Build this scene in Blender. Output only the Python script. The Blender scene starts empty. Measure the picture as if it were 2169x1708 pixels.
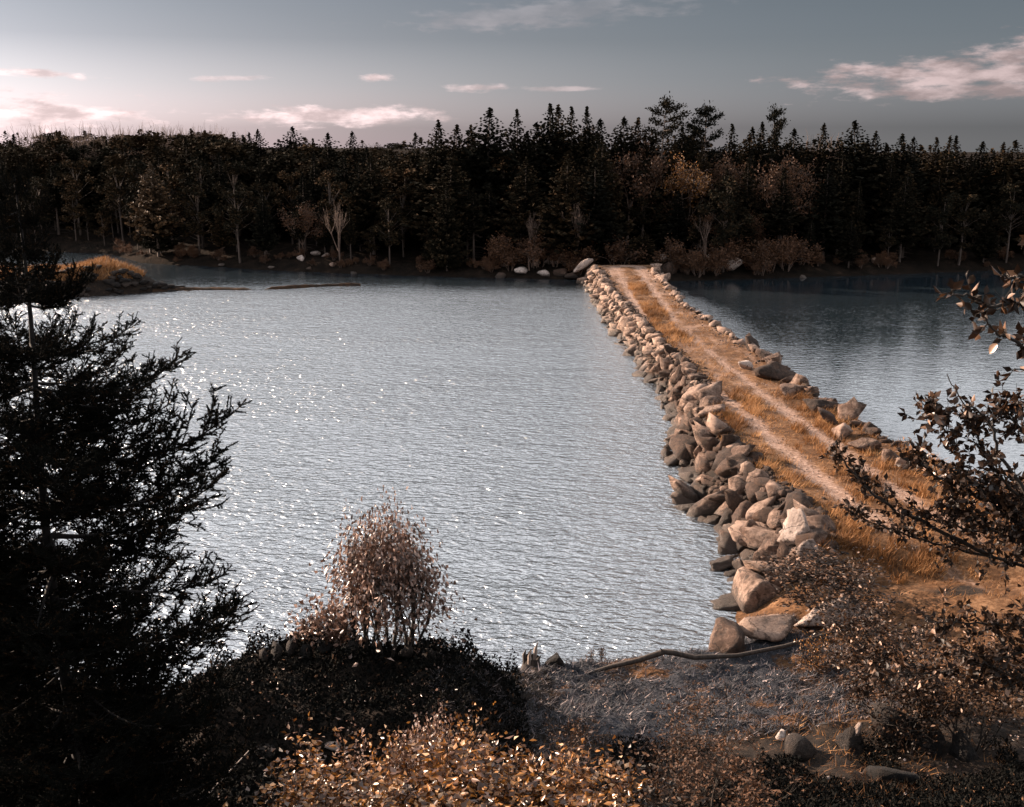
import bpy, math, random
import numpy as np
from mathutils import Vector, Matrix, noise as mnoise

random.seed(7)
RNG = np.random.default_rng(11)
SC = bpy.context.scene
COL = SC.collection
R = math.radians

# ------------------------------------------------------------------ camera
PITCH = R(13.4)
EYE = 12.0
FPX = 2325.0          # focal length in units of a 2168 px wide picture
cam_data = bpy.data.cameras.new("camera")
cam_data.sensor_width = 36.0
cam_data.lens = 36.0 * FPX / 2168.0
cam_data.clip_start = 0.1
cam_data.clip_end = 6000.0
cam = bpy.data.objects.new("camera", cam_data)
COL.objects.link(cam)
cam.location = (0, 0, EYE)
cam.rotation_euler = (math.pi / 2 - PITCH, 0, 0)
SC.camera = cam
SC.view_settings.view_transform = 'Standard'
SC.view_settings.look = 'None'
SC.view_settings.gamma = 1.0
SC.view_settings.exposure = 1.65
SC.view_settings.use_curve_mapping = False

# ------------------------------------------------------------------ node helper
class NT:
    """tiny helper to wire shader maths"""
    def __init__(self, tree):
        self.t = tree
    def node(self, typ, **kw):
        n = self.t.nodes.new(typ)
        for k, v in kw.items():
            setattr(n, k, v)
        return n
    def put(self, sock, v):
        if isinstance(v, bpy.types.NodeSocket):
            self.t.links.new(v, sock)
        else:
            sock.default_value = v
    def m(self, op, a, b=0.0, c=0.0, clamp=False):
        n = self.node('ShaderNodeMath', operation=op, use_clamp=clamp)
        self.put(n.inputs[0], a); self.put(n.inputs[1], b); self.put(n.inputs[2], c)
        return n.outputs[0]
    def mr(self, v, a, b, c=0.0, d=1.0, smooth=False):
        n = self.node('ShaderNodeMapRange')
        n.interpolation_type = 'SMOOTHSTEP' if smooth else 'LINEAR'
        self.put(n.inputs['Value'], v)
        for k, x in zip(('From Min', 'From Max', 'To Min', 'To Max'), (a, b, c, d)):
            n.inputs[k].default_value = x
        return n.outputs['Result']
    def ramp(self, v, stops, interp='LINEAR'):
        n = self.node('ShaderNodeValToRGB')
        n.color_ramp.interpolation = interp
        e = n.color_ramp.elements
        e[0].position = stops[0][0]; e[0].color = (*stops[0][1], 1)
        e[1].position = stops[-1][0]; e[1].color = (*stops[-1][1], 1)
        for p, c in stops[1:-1]:
            k = e.new(p); k.color = (*c, 1)
        self.put(n.inputs[0], v)
        return n.outputs[0]
    def mix(self, f, a, b, blend='MIX'):
        n = self.node('ShaderNodeMix', data_type='RGBA', blend_type=blend)
        self.put(n.inputs[0], f)
        self.put(n.inputs[6], a if isinstance(a, bpy.types.NodeSocket) else (*a, 1))
        self.put(n.inputs[7], b if isinstance(b, bpy.types.NodeSocket) else (*b, 1))
        return n.outputs[2]
    def noise(self, vec, scale, detail=4, rough=0.55, dist=0.0):
        n = self.node('ShaderNodeTexNoise')
        self.put(n.inputs['Vector'], vec)
        n.inputs['Scale'].default_value = scale
        n.inputs['Detail'].default_value = detail
        n.inputs['Roughness'].default_value = rough
        n.inputs['Distortion'].default_value = dist
        return n.outputs['Fac']
    def vec(self, x, y, z=0.0):
        n = self.node('ShaderNodeCombineXYZ')
        for i, v in enumerate((x, y, z)):
            self.put(n.inputs[i], v)
        return n.outputs[0]
    def sep(self, v):
        n = self.node('ShaderNodeSeparateXYZ')
        self.put(n.inputs[0], v)
        return n.outputs
    def scalevec(self, v, s):
        n = self.node('ShaderNodeVectorMath', operation='MULTIPLY')
        self.put(n.inputs[0], v); n.inputs[1].default_value = s
        return n.outputs[0]

# ------------------------------------------------------------------ world: evening sky with thin cloud
SUN_EL = R(21.0)
SUN_AZ = R(-60.0)       # angle from the view direction (+Y), negative = to the left
world = bpy.data.worlds.new("World")
SC.world = world
world.use_nodes = True
wt = world.node_tree
for n in list(wt.nodes):
    wt.nodes.remove(n)
W = NT(wt)
tc = W.node('ShaderNodeTexCoord')
sky = W.node('ShaderNodeTexSky', sky_type='NISHITA')
sky.sun_disc = False
sky.sun_elevation = SUN_EL
sky.sun_rotation = SUN_AZ
sky.air_density = 1.3
sky.dust_density = 2.2
dx, dy, dz = W.sep(tc.outputs['Generated'])
W.put(sky.inputs['Vector'], W.vec(dx, dy, W.m('MAXIMUM', dz, 0.012))) if 'Vector' in sky.inputs else None
el = W.m('ARCSINE', dz)
az = W.m('ARCTAN2', dx, dy)
hs = W.node('ShaderNodeHueSaturation')
hs.inputs['Saturation'].default_value = 0.30
W.put(hs.inputs['Color'], sky.outputs[0])
eln = W.m('MULTIPLY', el, 1 / R(90.0))
tone = W.ramp(eln, [(0.0, (0.95, 0.80, 0.86)), (0.012, (0.95, 0.85, 0.89)), (0.030, (0.66, 0.645, 0.69)), (0.055, (0.40, 0.41, 0.455)),
                    (0.085, (0.31, 0.33, 0.37)), (0.16, (0.36, 0.385, 0.43)), (1.0, (0.7, 0.72, 0.78))])
tone2 = W.ramp(eln, [(0.0, (0.76, 0.78, 0.83)), (0.02, (0.60, 0.63, 0.69)), (0.035, (0.47, 0.51, 0.57)), (0.055, (0.37, 0.41, 0.46)),
                    (0.085, (0.29, 0.325, 0.36)), (0.16, (0.34, 0.375, 0.42)), (1.0, (0.7, 0.72, 0.78))])
side = W.mr(W.m('ABSOLUTE', W.m('SUBTRACT', az, SUN_AZ)), R(45), R(85), 0, 1, True)
tone = W.mix(side, tone, tone2)
base = W.mix(1.0, hs.outputs[0], W.mix(1.0, tone, (1.0, 1.0, 1.0), 'MULTIPLY'), 'MULTIPLY')
base = W.mix(1.0, base, (0.83, 0.855, 0.93), 'MULTIPLY')
# the sky dims away from the sun, as the photograph's left and right sides show
daz = W.m('ABSOLUTE', W.m('SUBTRACT', az, SUN_AZ))
dimaz = W.mr(daz, R(35), R(75), 0.66, 0.60, True)
base = W.mix(1.0, base, W.vec(dimaz, dimaz, dimaz), 'MULTIPLY')
# high broken cloud over the whole sky
zc = W.m('ADD', W.m('MAXIMUM', dz, 0.0), 0.09)
px_, py_ = W.m('DIVIDE', dx, zc), W.m('DIVIDE', dy, zc)
hi = W.noise(W.vec(px_, W.m('MULTIPLY', py_, 1.6)), 0.9, 6, 0.6, 0.3)
him = W.mr(hi, 0.36, 0.60, 0.35, 1, True)
him = W.m('MULTIPLY', him, W.mr(el, R(7.0), R(11.5), 0.0, 0.95, True))
# low cloud banks near the horizon
wv = W.vec(W.m('MULTIPLY', az, 7.0), W.m('MULTIPLY', el, 55.0))
wn = W.noise(wv, 1.0, 5, 0.6, 0.2)
wn2 = W.noise(W.vec(W.m('MULTIPLY', az, 30.0), W.m('MULTIPLY', el, 110.0)), 1.0, 5, 0.6, 0.1)

def cloud(ax, e0, ra, re, tilt=0.0, amp=1.0, soft=0.75):
    """a long bank centred at azimuth ax, elevation e0 (degrees), half extents ra, re"""
    a = W.m('SUBTRACT', az, R(ax))
    e = W.m('SUBTRACT', W.m('SUBTRACT', el, R(e0)), W.m('MULTIPLY', a, tilt))
    a = W.m('DIVIDE', a, R(ra)); e = W.m('DIVIDE', e, R(re))
    d = W.m('SQRT', W.m('ADD', W.m('MULTIPLY', a, a), W.m('MULTIPLY', e, e)))
    d = W.m('ADD', d, W.m('MULTIPLY', W.m('SUBTRACT', wn2, 0.5), 2.6))
    d = W.m('ADD', d, W.m('MULTIPLY', W.m('SUBTRACT', wn, 0.5), 0.9))
    return W.m('MULTIPLY', W.mr(d, 1.0, 1.0 - soft, 0, 1, True), amp)

banks = [cloud(22.0, 3.1, 9.5, 0.85, 0.03, 0.95), cloud(26.0, 4.2, 5.5, 1.05, 0.22, 0.95), cloud(21.5, 2.3, 6.5, 0.5, 0.05, 0.9),
         cloud(30, 4.6, 9, 1.3, 0.1, 0.9), cloud(-25.5, 2.35, 3.6, 0.30, -0.02, 0.85), cloud(-24.6, 1.3, 8.5, 0.9, 0, 0.9),
         cloud(-23, 3.1, 3.6, 0.22, -.05, 0.8), cloud(-8.8, 1.2, 6.5, 0.6, 0.02, 0.9), cloud(-6.7, 3.15, 1.1, 0.22, 0, 0.8),
         cloud(-1.8, 2.65, 1.7, 0.22, 0, 0.6), cloud(2.5, 2.6, 2.6, 0.16, 0, 0.35), cloud(-14.5, 3.0, 2.6, 0.16, 0.03, 0.45),
         cloud(2, 6.2, 8.5, 0.8, 0.06, 0.14), cloud(-45, 3.6, 10, 0.7, 0.02, 0.8), cloud(55, 3.4, 12, 0.8, 0.02, 0.8)]
tot = banks[0]
for b in banks[1:]:
    tot = W.m('MAXIMUM', tot, b)
cm = W.m('MAXIMUM', tot, him)
shade = W.mr(W.noise(W.vec(W.m('MULTIPLY', az, 24.0), W.m('MULTIPLY', el, 70.0)), 1.0, 5, 0.6), 0.35, 0.68, 0.55, 1.12, True)
lit = W.mr(daz, R(38), R(88), 5.0, 2.3, True)
lit = W.m('ADD', lit, W.mr(el, R(6.5), R(11), 0.0, 4.6, True))
lit = W.m('MULTIPLY', lit, W.mr(el, R(35), R(75), 1.0, 0.55, True))
lit = W.m('MULTIPLY', lit, shade)
ctint = W.mix(W.mr(el, R(5), R(9), 0, 1, True), (1.0, 0.78, 0.77), (0.94, 0.955, 1.0))
ccol = W.mix(1.0, ctint, W.vec(lit, lit, lit), 'MULTIPLY')
final = W.mix(cm, base, ccol)
bg = W.node('ShaderNodeBackground')
W.put(bg.inputs['Color'], final)
bg.inputs['Strength'].default_value = 0.085
wo = W.node('ShaderNodeOutputWorld')
wt.links.new(bg.outputs[0], wo.inputs[0])

# ------------------------------------------------------------------ sun
sd = bpy.data.lights.new("sun", 'SUN')
sd.energy = 5.0
sd.angle = R(0.5)
sd.color = (1.0, 0.77, 0.59)
sun = bpy.data.objects.new("sun", sd)
COL.objects.link(sun)
sun_dir = Vector((math.sin(SUN_AZ) * math.cos(SUN_EL), math.cos(SUN_AZ) * math.cos(SUN_EL), math.sin(SUN_EL)))
sun.rotation_euler = (-sun_dir).to_track_quat('-Z', 'Y').to_euler()

# ------------------------------------------------------------------ small helpers
def at(x, y, z=0.0):
    """where the sight line through picture point (x, y) (2168 px wide) meets height z"""
    a = (x - 1084) / FPX; b = (854 - y) / FPX
    d = (a, math.cos(PITCH) + b * math.sin(PITCH), -math.sin(PITCH) + b * math.cos(PITCH))
    t = (z - EYE) / d[2]
    return (d[0] * t, d[1] * t, z)
def at_d(x, y, dist):
    """the point at ground distance dist (along Y) on that sight line"""
    a = (x - 1084) / FPX; b = (854 - y) / FPX
    d = (a, math.cos(PITCH) + b * math.sin(PITCH), -math.sin(PITCH) + b * math.cos(PITCH))
    t = dist / d[1]
    return (d[0] * t, dist, EYE + d[2] * t)

def hash2(ix, iy, seed):
    h = (ix.astype(np.int64) * 374761393 + iy.astype(np.int64) * 668265263 + seed * 982451653) & 0xFFFFFFFF
    h = ((h ^ (h >> 13)) * 1274126177) & 0xFFFFFFFF
    h = h ^ (h >> 16)
    return (h & 0xFFFFFF) / float(0xFFFFFF)
def vnoise(x, y, seed=0):
    x = np.asarray(x, float); y = np.asarray(y, float)
    ix = np.floor(x); iy = np.floor(y)
    fx = x - ix; fy = y - iy
    fx = fx * fx * (3 - 2 * fx); fy = fy * fy * (3 - 2 * fy)
    a = hash2(ix, iy, seed); b = hash2(ix + 1, iy, seed); c = hash2(ix, iy + 1, seed); d = hash2(ix + 1, iy + 1, seed)
    return (a * (1 - fx) + b * fx) * (1 - fy) + (c * (1 - fx) + d * fx) * fy
def fbm(x, y, oct=4, seed=0):
    s = 0.0; a = 0.5; f = 1.0
    for i in range(oct):
        s = s + a * (vnoise(np.asarray(x) * f, np.asarray(y) * f, seed + i * 17) - 0.5)
        a *= 0.5; f *= 2.03
    return s * 2
def sstep(a, b, x):
    t = np.clip((np.asarray(x, float) - a) / (b - a), 0, 1)
    return t * t * (3 - 2 * t)

def mesh(name, V, F, attr=None, smooth=False, mat=None):
    """fast mesh from numpy arrays; F is (m,3) or (m,4); attr = {name: per-vertex floats}"""
    V = np.ascontiguousarray(V, dtype=np.float32); F = np.ascontiguousarray(F, dtype=np.int32)
    me = bpy.data.meshes.new(name)
    k = F.shape[1]
    me.vertices.add(len(V)); me.vertices.foreach_set('co', V.ravel())
    me.loops.add(F.size); me.loops.foreach_set('vertex_index', F.ravel())
    me.polygons.add(len(F))
    me.polygons.foreach_set('loop_start', np.arange(0, F.size, k, dtype=np.int32))
    me.polygons.foreach_set('loop_total', np.full(len(F), k, dtype=np.int32))
    if smooth:
        me.polygons.foreach_set('use_smooth', np.ones(len(F), dtype=bool))
    for n, v in (attr or {}).items():
        a = me.attributes.new(n, 'FLOAT', 'POINT')
        a.data.foreach_set('value', np.ascontiguousarray(v, dtype=np.float32))
    me.update(); me.validate()
    if mat: me.materials.append(mat)
    return me
class Acc:
    """gathers pieces that become ONE mesh (triangles)"""
    def __init__(s):
        s.v = []; s.f = []; s.a = []; s.n = 0
    def add(s, V, F, a=0.5):
        V = np.asarray(V, float)
        if F is None: F = [q for q in ROCKS_FAR if len(q[0]) == len(V)][0][1]
        F = np.asarray(F, int)
        if F.shape[1] == 4:
            F = np.vstack([F[:, [0, 1, 2]], F[:, [0, 2, 3]]])
        s.v.append(V); s.f.append(F + s.n)
        s.a.append(np.full(len(V), a) if np.isscalar(a) else np.asarray(a))
        s.n += len(V)
    def build(s, name, mat, smooth=False):
        return mesh(name, np.vstack(s.v), np.vstack(s.f), {'tint': np.concatenate(s.a)}, smooth, mat)

def obj(name, me, parent=None, loc=(0, 0, 0), rot=(0, 0, 0), scale=(1, 1, 1), kind=None):
    o = bpy.data.objects.new(name, me)
    COL.objects.link(o)
    o.location = loc; o.rotation_euler = rot; o.scale = scale
    if parent: o.parent = parent
    if kind: o['kind'] = kind
    return o
def tag(o, label, cat, group=None):
    o['label'] = label; o['category'] = cat
    if group: o['group'] = group
    return o
def thing(name, label, cat, loc=(0, 0, 0), rot=(0, 0, 0), group=None):
    o = bpy.data.objects.new(name, None); COL.objects.link(o)
    o.empty_display_size = 0.2
    o.location = loc; o.rotation_euler = rot
    return tag(o, label, cat, group)

def tube(acc, pts, rad, sides=5, tint=0.5):
    P = np.asarray(pts, float); n = len(P)
    rad = np.broadcast_to(np.asarray(rad, float), (n,))
    T = np.gradient(P, axis=0); T /= np.linalg.norm(T, axis=1)[:, None] + 1e-9
    ref = np.array([0.13, 0.21, 1.0]) if abs(T[0, 2]) < 0.9 else np.array([1.0, 0.2, 0.1])
    U = np.cross(T, ref); U /= np.linalg.norm(U, axis=1)[:, None] + 1e-9
    Vv = np.cross(T, U)
    ang = np.arange(sides) * 2 * np.pi / sides
    ring = U[:, None, :] * np.cos(ang)[None, :, None] + Vv[:, None, :] * np.sin(ang)[None, :, None]
    V = (P[:, None, :] + ring * rad[:, None, None]).reshape(-1, 3)
    F = []
    for i in range(n - 1):
        for j in range(sides):
            k = (j + 1) % sides
            F.append((i * sides + j, i * sides + k, (i + 1) * sides + k, (i + 1) * sides + j))
    acc.add(V, np.array(F), tint)
def norm(v):
    v = np.asarray(v, float)
    return v / (np.linalg.norm(v, axis=-1, keepdims=True) + 1e-9)
def leaves(acc, P, A, L, Wd, tint, fold=0.25, rng=RNG):
    """folded pointed leaves: base P, direction A, length L, width Wd (all per leaf)"""
    n = len(P)
    A = norm(A)
    Rn = norm(rng.normal(size=(n, 3)))
    S = norm(np.cross(A, Rn)); N = np.cross(A, S)
    L = np.broadcast_to(L, (n,))[:, None]; Wd = np.broadcast_to(Wd, (n,))[:, None]
    mid = P + A * L * 0.45
    V = np.stack([P, mid + S * Wd * 0.5 + N * Wd * fold, P + A * L - N * L * 0.12, mid - S * Wd * 0.5 + N * Wd * fold], 1).reshape(-1, 3)
    b = np.arange(n)[:, None] * 4
    F = np.vstack([b + np.array([[0, 1, 2]]), b + np.array([[0, 2, 3]])])
    acc.add(V, F, np.repeat(np.broadcast_to(tint, (n,)), 4))

# ------------------------------------------------------------------ materials
def new_mat(name):
    m = bpy.data.materials.new(name); m.use_nodes = True
    t = NT(m.node_tree)
    p = m.node_tree.nodes['Principled BSDF']
    return m, t, p
def attr(t, name):
    n = t.node('ShaderNodeAttribute', attribute_name=name)
    return n.outputs['Fac']
def bump(t, p, h, strength, dist):
    b = t.node('ShaderNodeBump')
    b.inputs['Strength'].default_value = strength; b.inputs['Distance'].default_value = dist
    t.put(b.inputs['Height'], h)
    t.t.links.new(b.outputs[0], p.inputs['Normal'])

def mat_foliage(name, stops, rough=0.65, transl=0.0, orand=0.35, spec=0.3):
    m, t, p = new_mat(name)
    oi = t.node('ShaderNodeObjectInfo').outputs['Random']
    f = t.m('ADD', t.m('MULTIPLY', attr(t, 'tint'), 1 - orand), t.m('MULTIPLY', oi, orand))
    c = t.ramp(f, stops)
    t.put(p.inputs['Base Color'], c)
    p.inputs['Roughness'].default_value = rough
    p.inputs['Specular IOR Level'].default_value = spec
    if transl > 0:
        tr = t.node('ShaderNodeBsdfTranslucent'); t.put(tr.inputs[0], c)
        mx = t.node('ShaderNodeMixShader'); mx.inputs[0].default_value = transl
        out = m.node_tree.nodes['Material Output']
        m.node_tree.links.new(p.outputs[0], mx.inputs[1]); m.node_tree.links.new(tr.outputs[0], mx.inputs[2])
        m.node_tree.links.new(mx.outputs[0], out.inputs[0])
    return m
def mat_bark(name, a, b, scale=12):
    m, t, p = new_mat(name)
    g = t.node('ShaderNodeTexCoord').outputs['Object']
    n = t.noise(t.scalevec(g, (1, 1, 0.25)), scale, 5)
    t.put(p.inputs['Base Color'], t.ramp(n, [(0.3, a), (0.7, b)]))
    p.inputs['Roughness'].default_value = 0.9
    bump(t, p, n, 0.5, 0.02)
    return m
M_needle_far = mat_foliage('far_needles', [(0.0, (0.005, 0.006, 0.005)), (0.5, (0.013, 0.011, 0.007)), (0.8, (0.042, 0.026, 0.014)), (1.0, (0.13, 0.072, 0.038))], 0.9, 0, 0.45, 0.03)  # brown upper stops put sunlit branch tips into the needle colour
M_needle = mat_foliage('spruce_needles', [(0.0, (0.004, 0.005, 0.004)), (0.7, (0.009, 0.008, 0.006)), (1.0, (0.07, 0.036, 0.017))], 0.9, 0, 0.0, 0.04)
M_russet = mat_foliage('russet_leaves', [(0.0, (0.022, 0.012, 0.007)), (0.5, (0.075, 0.035, 0.018)), (1.0, (0.13, 0.058, 0.026))], 0.7, 0.15, 0.3)
M_yellow = mat_foliage('autumn_leaves', [(0.0, (0.035, 0.016, 0.008)), (0.45, (0.12, 0.045, 0.012)), (0.85, (0.40, 0.17, 0.035)), (1.0, (0.75, 0.52, 0.34))], 0.32, 0.2, 0.1, 0.7)  # palest stop paints leaf highlights, darkest the shaded gaps
M_pinklit = mat_foliage('pink_lit_leaves', [(0.0, (0.055, 0.035, 0.026)), (0.5, (0.14, 0.075, 0.052)), (0.8, (0.34, 0.21, 0.16)), (1.0, (0.75, 0.60, 0.53))], 0.35, 0.2, 0.1, 0.6)  # pinkish upper stops put sun highlights into the leaf colour
M_darkleaf = mat_foliage('alder_leaves', [(0.0, (0.008, 0.006, 0.005)), (0.6, (0.030, 0.016, 0.010)), (0.90, (0.12, 0.058, 0.028)), (1.0, (0.5, 0.34, 0.26))], 0.5, 0.12, 0.1, 0.2)  # palest stop paints glints on the leaves
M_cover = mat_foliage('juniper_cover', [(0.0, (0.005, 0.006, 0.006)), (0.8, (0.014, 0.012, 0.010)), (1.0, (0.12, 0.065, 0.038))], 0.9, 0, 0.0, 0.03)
M_grass = mat_foliage('dry_grass', [(0.0, (0.085, 0.036, 0.013)), (0.5, (0.24, 0.105, 0.034)), (1.0, (0.46, 0.25, 0.11))], 0.7, 0.2, 0.0, 0.25)
M_weed = mat_foliage('grey_weed', [(0.0, (0.010, 0.012, 0.015)), (0.55, (0.045, 0.045, 0.052)), (0.85, (0.13, 0.10, 0.10)), (1.0, (0.42, 0.33, 0.31))], 0.7, 0, 0.0, 0.3)
M_bark = mat_bark('dark_bark', (0.012, 0.009, 0.007), (0.035, 0.024, 0.017))
M_palebark = mat_bark('pale_bark', (0.16, 0.12, 0.10), (0.42, 0.34, 0.29), 20)
M_darkbark = mat_bark('spruce_trunk_bark', (0.004, 0.003, 0.003), (0.014, 0.010, 0.008))
M_deadwood = mat_bark('dead_wood', (0.014, 0.010, 0.008), (0.06, 0.042, 0.032), 16)

def mat_rock(name, a, b, c, band=True):
    m, t, p = new_mat(name)
    g = t.node('ShaderNodeTexCoord').outputs['Object']
    geo = t.node('ShaderNodeNewGeometry').outputs['Position']
    oi = t.node('ShaderNodeObjectInfo').outputs['Random']
    n1 = t.noise(geo, 1.7, 6, 0.62)
    n2 = t.noise(geo, 9.0, 6, 0.7)
    f = t.m('ADD', t.m('MULTIPLY', n1, 0.55), t.m('MULTIPLY', n2, 0.45))
    f = t.m('ADD', f, t.m('MULTIPLY', t.m('SUBTRACT', oi, 0.5), 0.30))
    col = t.ramp(f, [(0.30, a), (0.5, b), (0.70, c)])
    vo = t.node('ShaderNodeTexVoronoi', feature='DISTANCE_TO_EDGE')
    t.put(vo.inputs['Vector'], t.mix(0.25, geo, t.node('ShaderNodeTexNoise').outputs['Color'])); vo.inputs['Scale'].default_value = 1.6
    crack = t.mr(vo.outputs['Distance'], 0.0, 0.035, 0.75, 0, True)
    lich = t.mr(t.noise(geo, 5.0, 5, 0.7), 0.56, 0.66, 0, 0.75, True)
    col = t.mix(lich, col, (0.075, 0.055, 0.045))
    col = t.mix(crack, col, (0.03, 0.02, 0.015))
    if band:   # dark tide band of weed just above the water
        z = t.sep(geo)[2]
        wet = t.mr(t.m('ADD', z, t.m('MULTIPLY', t.m('SUBTRACT', n2, 0.5), 0.5)), 0.22, 0.62, 1, 0, True)
        col = t.mix(t.m('MULTIPLY', wet, 0.85), col, (0.035, 0.024, 0.018))
        t.put(p.inputs['Roughness'], t.mr(wet, 0, 1, 0.85, 0.5))
    else:
        p.inputs['Roughness'].default_value = 0.85
    t.put(p.inputs['Base Color'], col)
    p.inputs['Specular IOR Level'].default_value = 0.3
    h = t.m('ADD', t.m('MULTIPLY', n2, 0.6), t.noise(geo, 30.0, 4, 0.7))
    bump(t, p, h, 0.9, 0.09)
    return m
M_rock = mat_rock('granite', (0.022, 0.013, 0.009), (0.098, 0.057, 0.040), (0.38, 0.26, 0.20))
M_rockpale = mat_rock('pale_granite', (0.16, 0.11, 0.09), (0.40, 0.31, 0.265), (0.60, 0.50, 0.45))
M_rockdark = mat_rock('dark_stone', (0.006, 0.005, 0.005), (0.014, 0.011, 0.010), (0.05, 0.034, 0.026), False)

def mat_water():
    m, t, p = new_mat('lake_water')
    g = t.node('ShaderNodeNewGeometry').outputs['Position']
    x, y, z = t.sep(g)
    calm = t.mr(x, 10.0, 17.0, 0, 1, True)                       # lee side of the causeway
    lee = t.m('MULTIPLY', calm, t.mr(y, 25, 30, 0, 1, True))
    dist = t.mr(y, 84, 97, 1.0, 0.22, True)                       # sheltered under the far shore
    gust = t.mr(t.noise(t.scalevec(g, (0.035, 0.07, 1)), 1.0, 3, 0.6), 0.35, 0.65, 0.7, 1.15, True)
    amp = t.m('MULTIPLY', t.m('MULTIPLY', t.mr(lee, 0, 1, 1.0, 0.08), dist), gust)
    rot = t.node('ShaderNodeMapping'); rot.inputs['Rotation'].default_value = (0, 0, R(12))
    t.put(rot.inputs['Vector'], g)
    gv = rot.outputs[0]
    w1 = t.noise(t.scalevec(gv, (2.0, 3.7, 1)), 1.0, 2, 0.5, 0.5)
    w2 = t.noise(t.scalevec(gv, (4.8, 9.0, 1)), 1.0, 2, 0.55, 0.35)
    w3 = t.noise(t.scalevec(gv, (0.35, 0.9, 1)), 1.0, 2, 0.5)
    h = t.m('ADD', t.m('ADD', t.m('MULTIPLY', w1, 0.235), t.m('MULTIPLY', w2, 0.085)), t.m('MULTIPLY', w3, 0.16))
    h = t.m('MULTIPLY', h, amp)
    b = t.node('ShaderNodeBump'); b.inputs['Strength'].default_value = 1.0; b.inputs['Distance'].default_value = 1.0
    t.put(b.inputs['Height'], h)
    t.t.links.new(b.outputs[0], p.inputs['Normal'])
    p.inputs['Base Color'].default_value = (0.014, 0.021, 0.027, 1)
    p.inputs['IOR'].default_value = 7.0
    t.put(p.inputs['Roughness'], t.m('MULTIPLY', t.mr(lee, 0, 1, 0.22, 0.06), t.mr(y, 86, 98, 1.0, 0.4, True)))
    return m
M_water = mat_water()

# ------------------------------------------------------------------ terrain functions
SHORE = [(-120, 60), (-70, 30), (-40, 25.5), (-16, 23.2), (-11, 22.6), (-7.2, 22.2), (-5, 22.6), (-1, 22.9), (0.3, 23.4), (2.5, 23.9), (4.6, 24.4), (5.6, 25.6),
         (6.0, 27.5), (7.2, 29.5), (9, 31), (13.0, 32), (14.6, 33.5), (15.4, 37.0), (18, 37.5), (23, 37), (34, 37), (60, 41), (140, 70)]
def signed_shore(x, y):
    """distance inland from the near shoreline (negative over water)"""
    d = np.full(np.shape(x), 1e9)
    P = SHORE
    for (ax, ay), (bx, by) in zip(P[:-1], P[1:]):
        ux, uy = bx - ax, by - ay
        t = np.clip(((x - ax) * ux + (y - ay) * uy) / (ux * ux + uy * uy), 0, 1)
        d = np.minimum(d, np.hypot(x - ax - t * ux, y - ay - t * uy))
    poly = P + [(140, -200), (-120, -200)]
    ins = np.zeros(np.shape(x), bool)
    j = len(poly) - 1
    for i in range(len(poly)):
        xi, yi = poly[i]; xj, yj = poly[j]
        c = ((yi > y) != (yj > y)) & (x < (xj - xi) * (y - yi) / (yj - yi + 1e-12) + xi)
        ins ^= c; j = i
    return np.where(ins, d, -d)
def near_h(x, y, fine=True):
    x = np.asarray(x, float); y = np.asarray(y, float)
    s = signed_shore(x, y)
    ramp = np.where(s < 0, np.maximum(s * 0.6, -2.5), 0.75 * sstep(0, 1.6, s) + 0.45 * sstep(2, 8, s))
    slope = np.maximum(0, 18.0 - y)
    hill = np.where(slope < 3, slope ** 2 / 6 * 0.55, (slope - 1.5) * 0.55)
    hill = np.minimum(hill, 9.1 + 0.02 * slope)
    # dark bank with juniper on the left
    u = (x + 3.35) / 3.7; v = (y - 19.6) / 2.5
    rr = (np.abs(u) ** 2.6 + np.abs(v) ** 2.4)
    rr = rr * (1 + 0.45 * fbm(x * 0.8, y * 0.8, 3, 6))
    mound = 1.2 * (1 - sstep(0.22, 1.05, rr)) * (1 + 0.34 * fbm(x * 0.9, y * 0.9, 4, 5)) * (0.86 + 0.14 * sstep(-7, -2.4, x))
    z = ramp + hill * (s > 0) + mound
    # low earth ridge carrying the right-hand shrubs
    z = z + (s > 0) * 0.25 * sstep(10, 20, x) * sstep(36, 28, y)
    if fine:
        z = z + np.where(s > -0.5, 0.30 * fbm(x * 0.35, y * 0.35, 4, 3) + 0.13 * fbm(x * 1.9, y * 1.9, 3, 9) + 0.10 * fbm(x * 4.2, y * 6.0, 2, 19), 0) * sstep(0, 1.5, s) * (1 - 0.7 * road_mask(x, y))
    return z
ROADC = [(9.9, 95), (9.35, 80), (8.9, 64), (9.3, 55), (9.85, 46), (10.3, 40), (10.75, 35), (11.3, 30), (12.6, 26.2), (15.5, 23.2), (20, 20.5), (28, 18.5), (60, 16)]
def road_d(x, y):
    d = np.full(np.shape(x), 1e9); sd = np.zeros(np.shape(x))
    for (ax, ay), (bx, by) in zip(ROADC[:-1], ROADC[1:]):
        ux, uy = bx - ax, by - ay; L = math.hypot(ux, uy)
        t = np.clip(((x - ax) * ux + (y - ay) * uy) / (L * L), 0, 1)
        dd = np.hypot(x - ax - t * ux, y - ay - t * uy)
        side = ((x - ax) * uy - (y - ay) * ux) / L      # + on the left... sign only
        sd = np.where(dd < d, side, sd); d = np.minimum(d, dd)
    return d, sd
def road_mask(x, y):
    d, _ = road_d(x, y)
    return 1 - sstep(1.6, 3.4, d)
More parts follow.
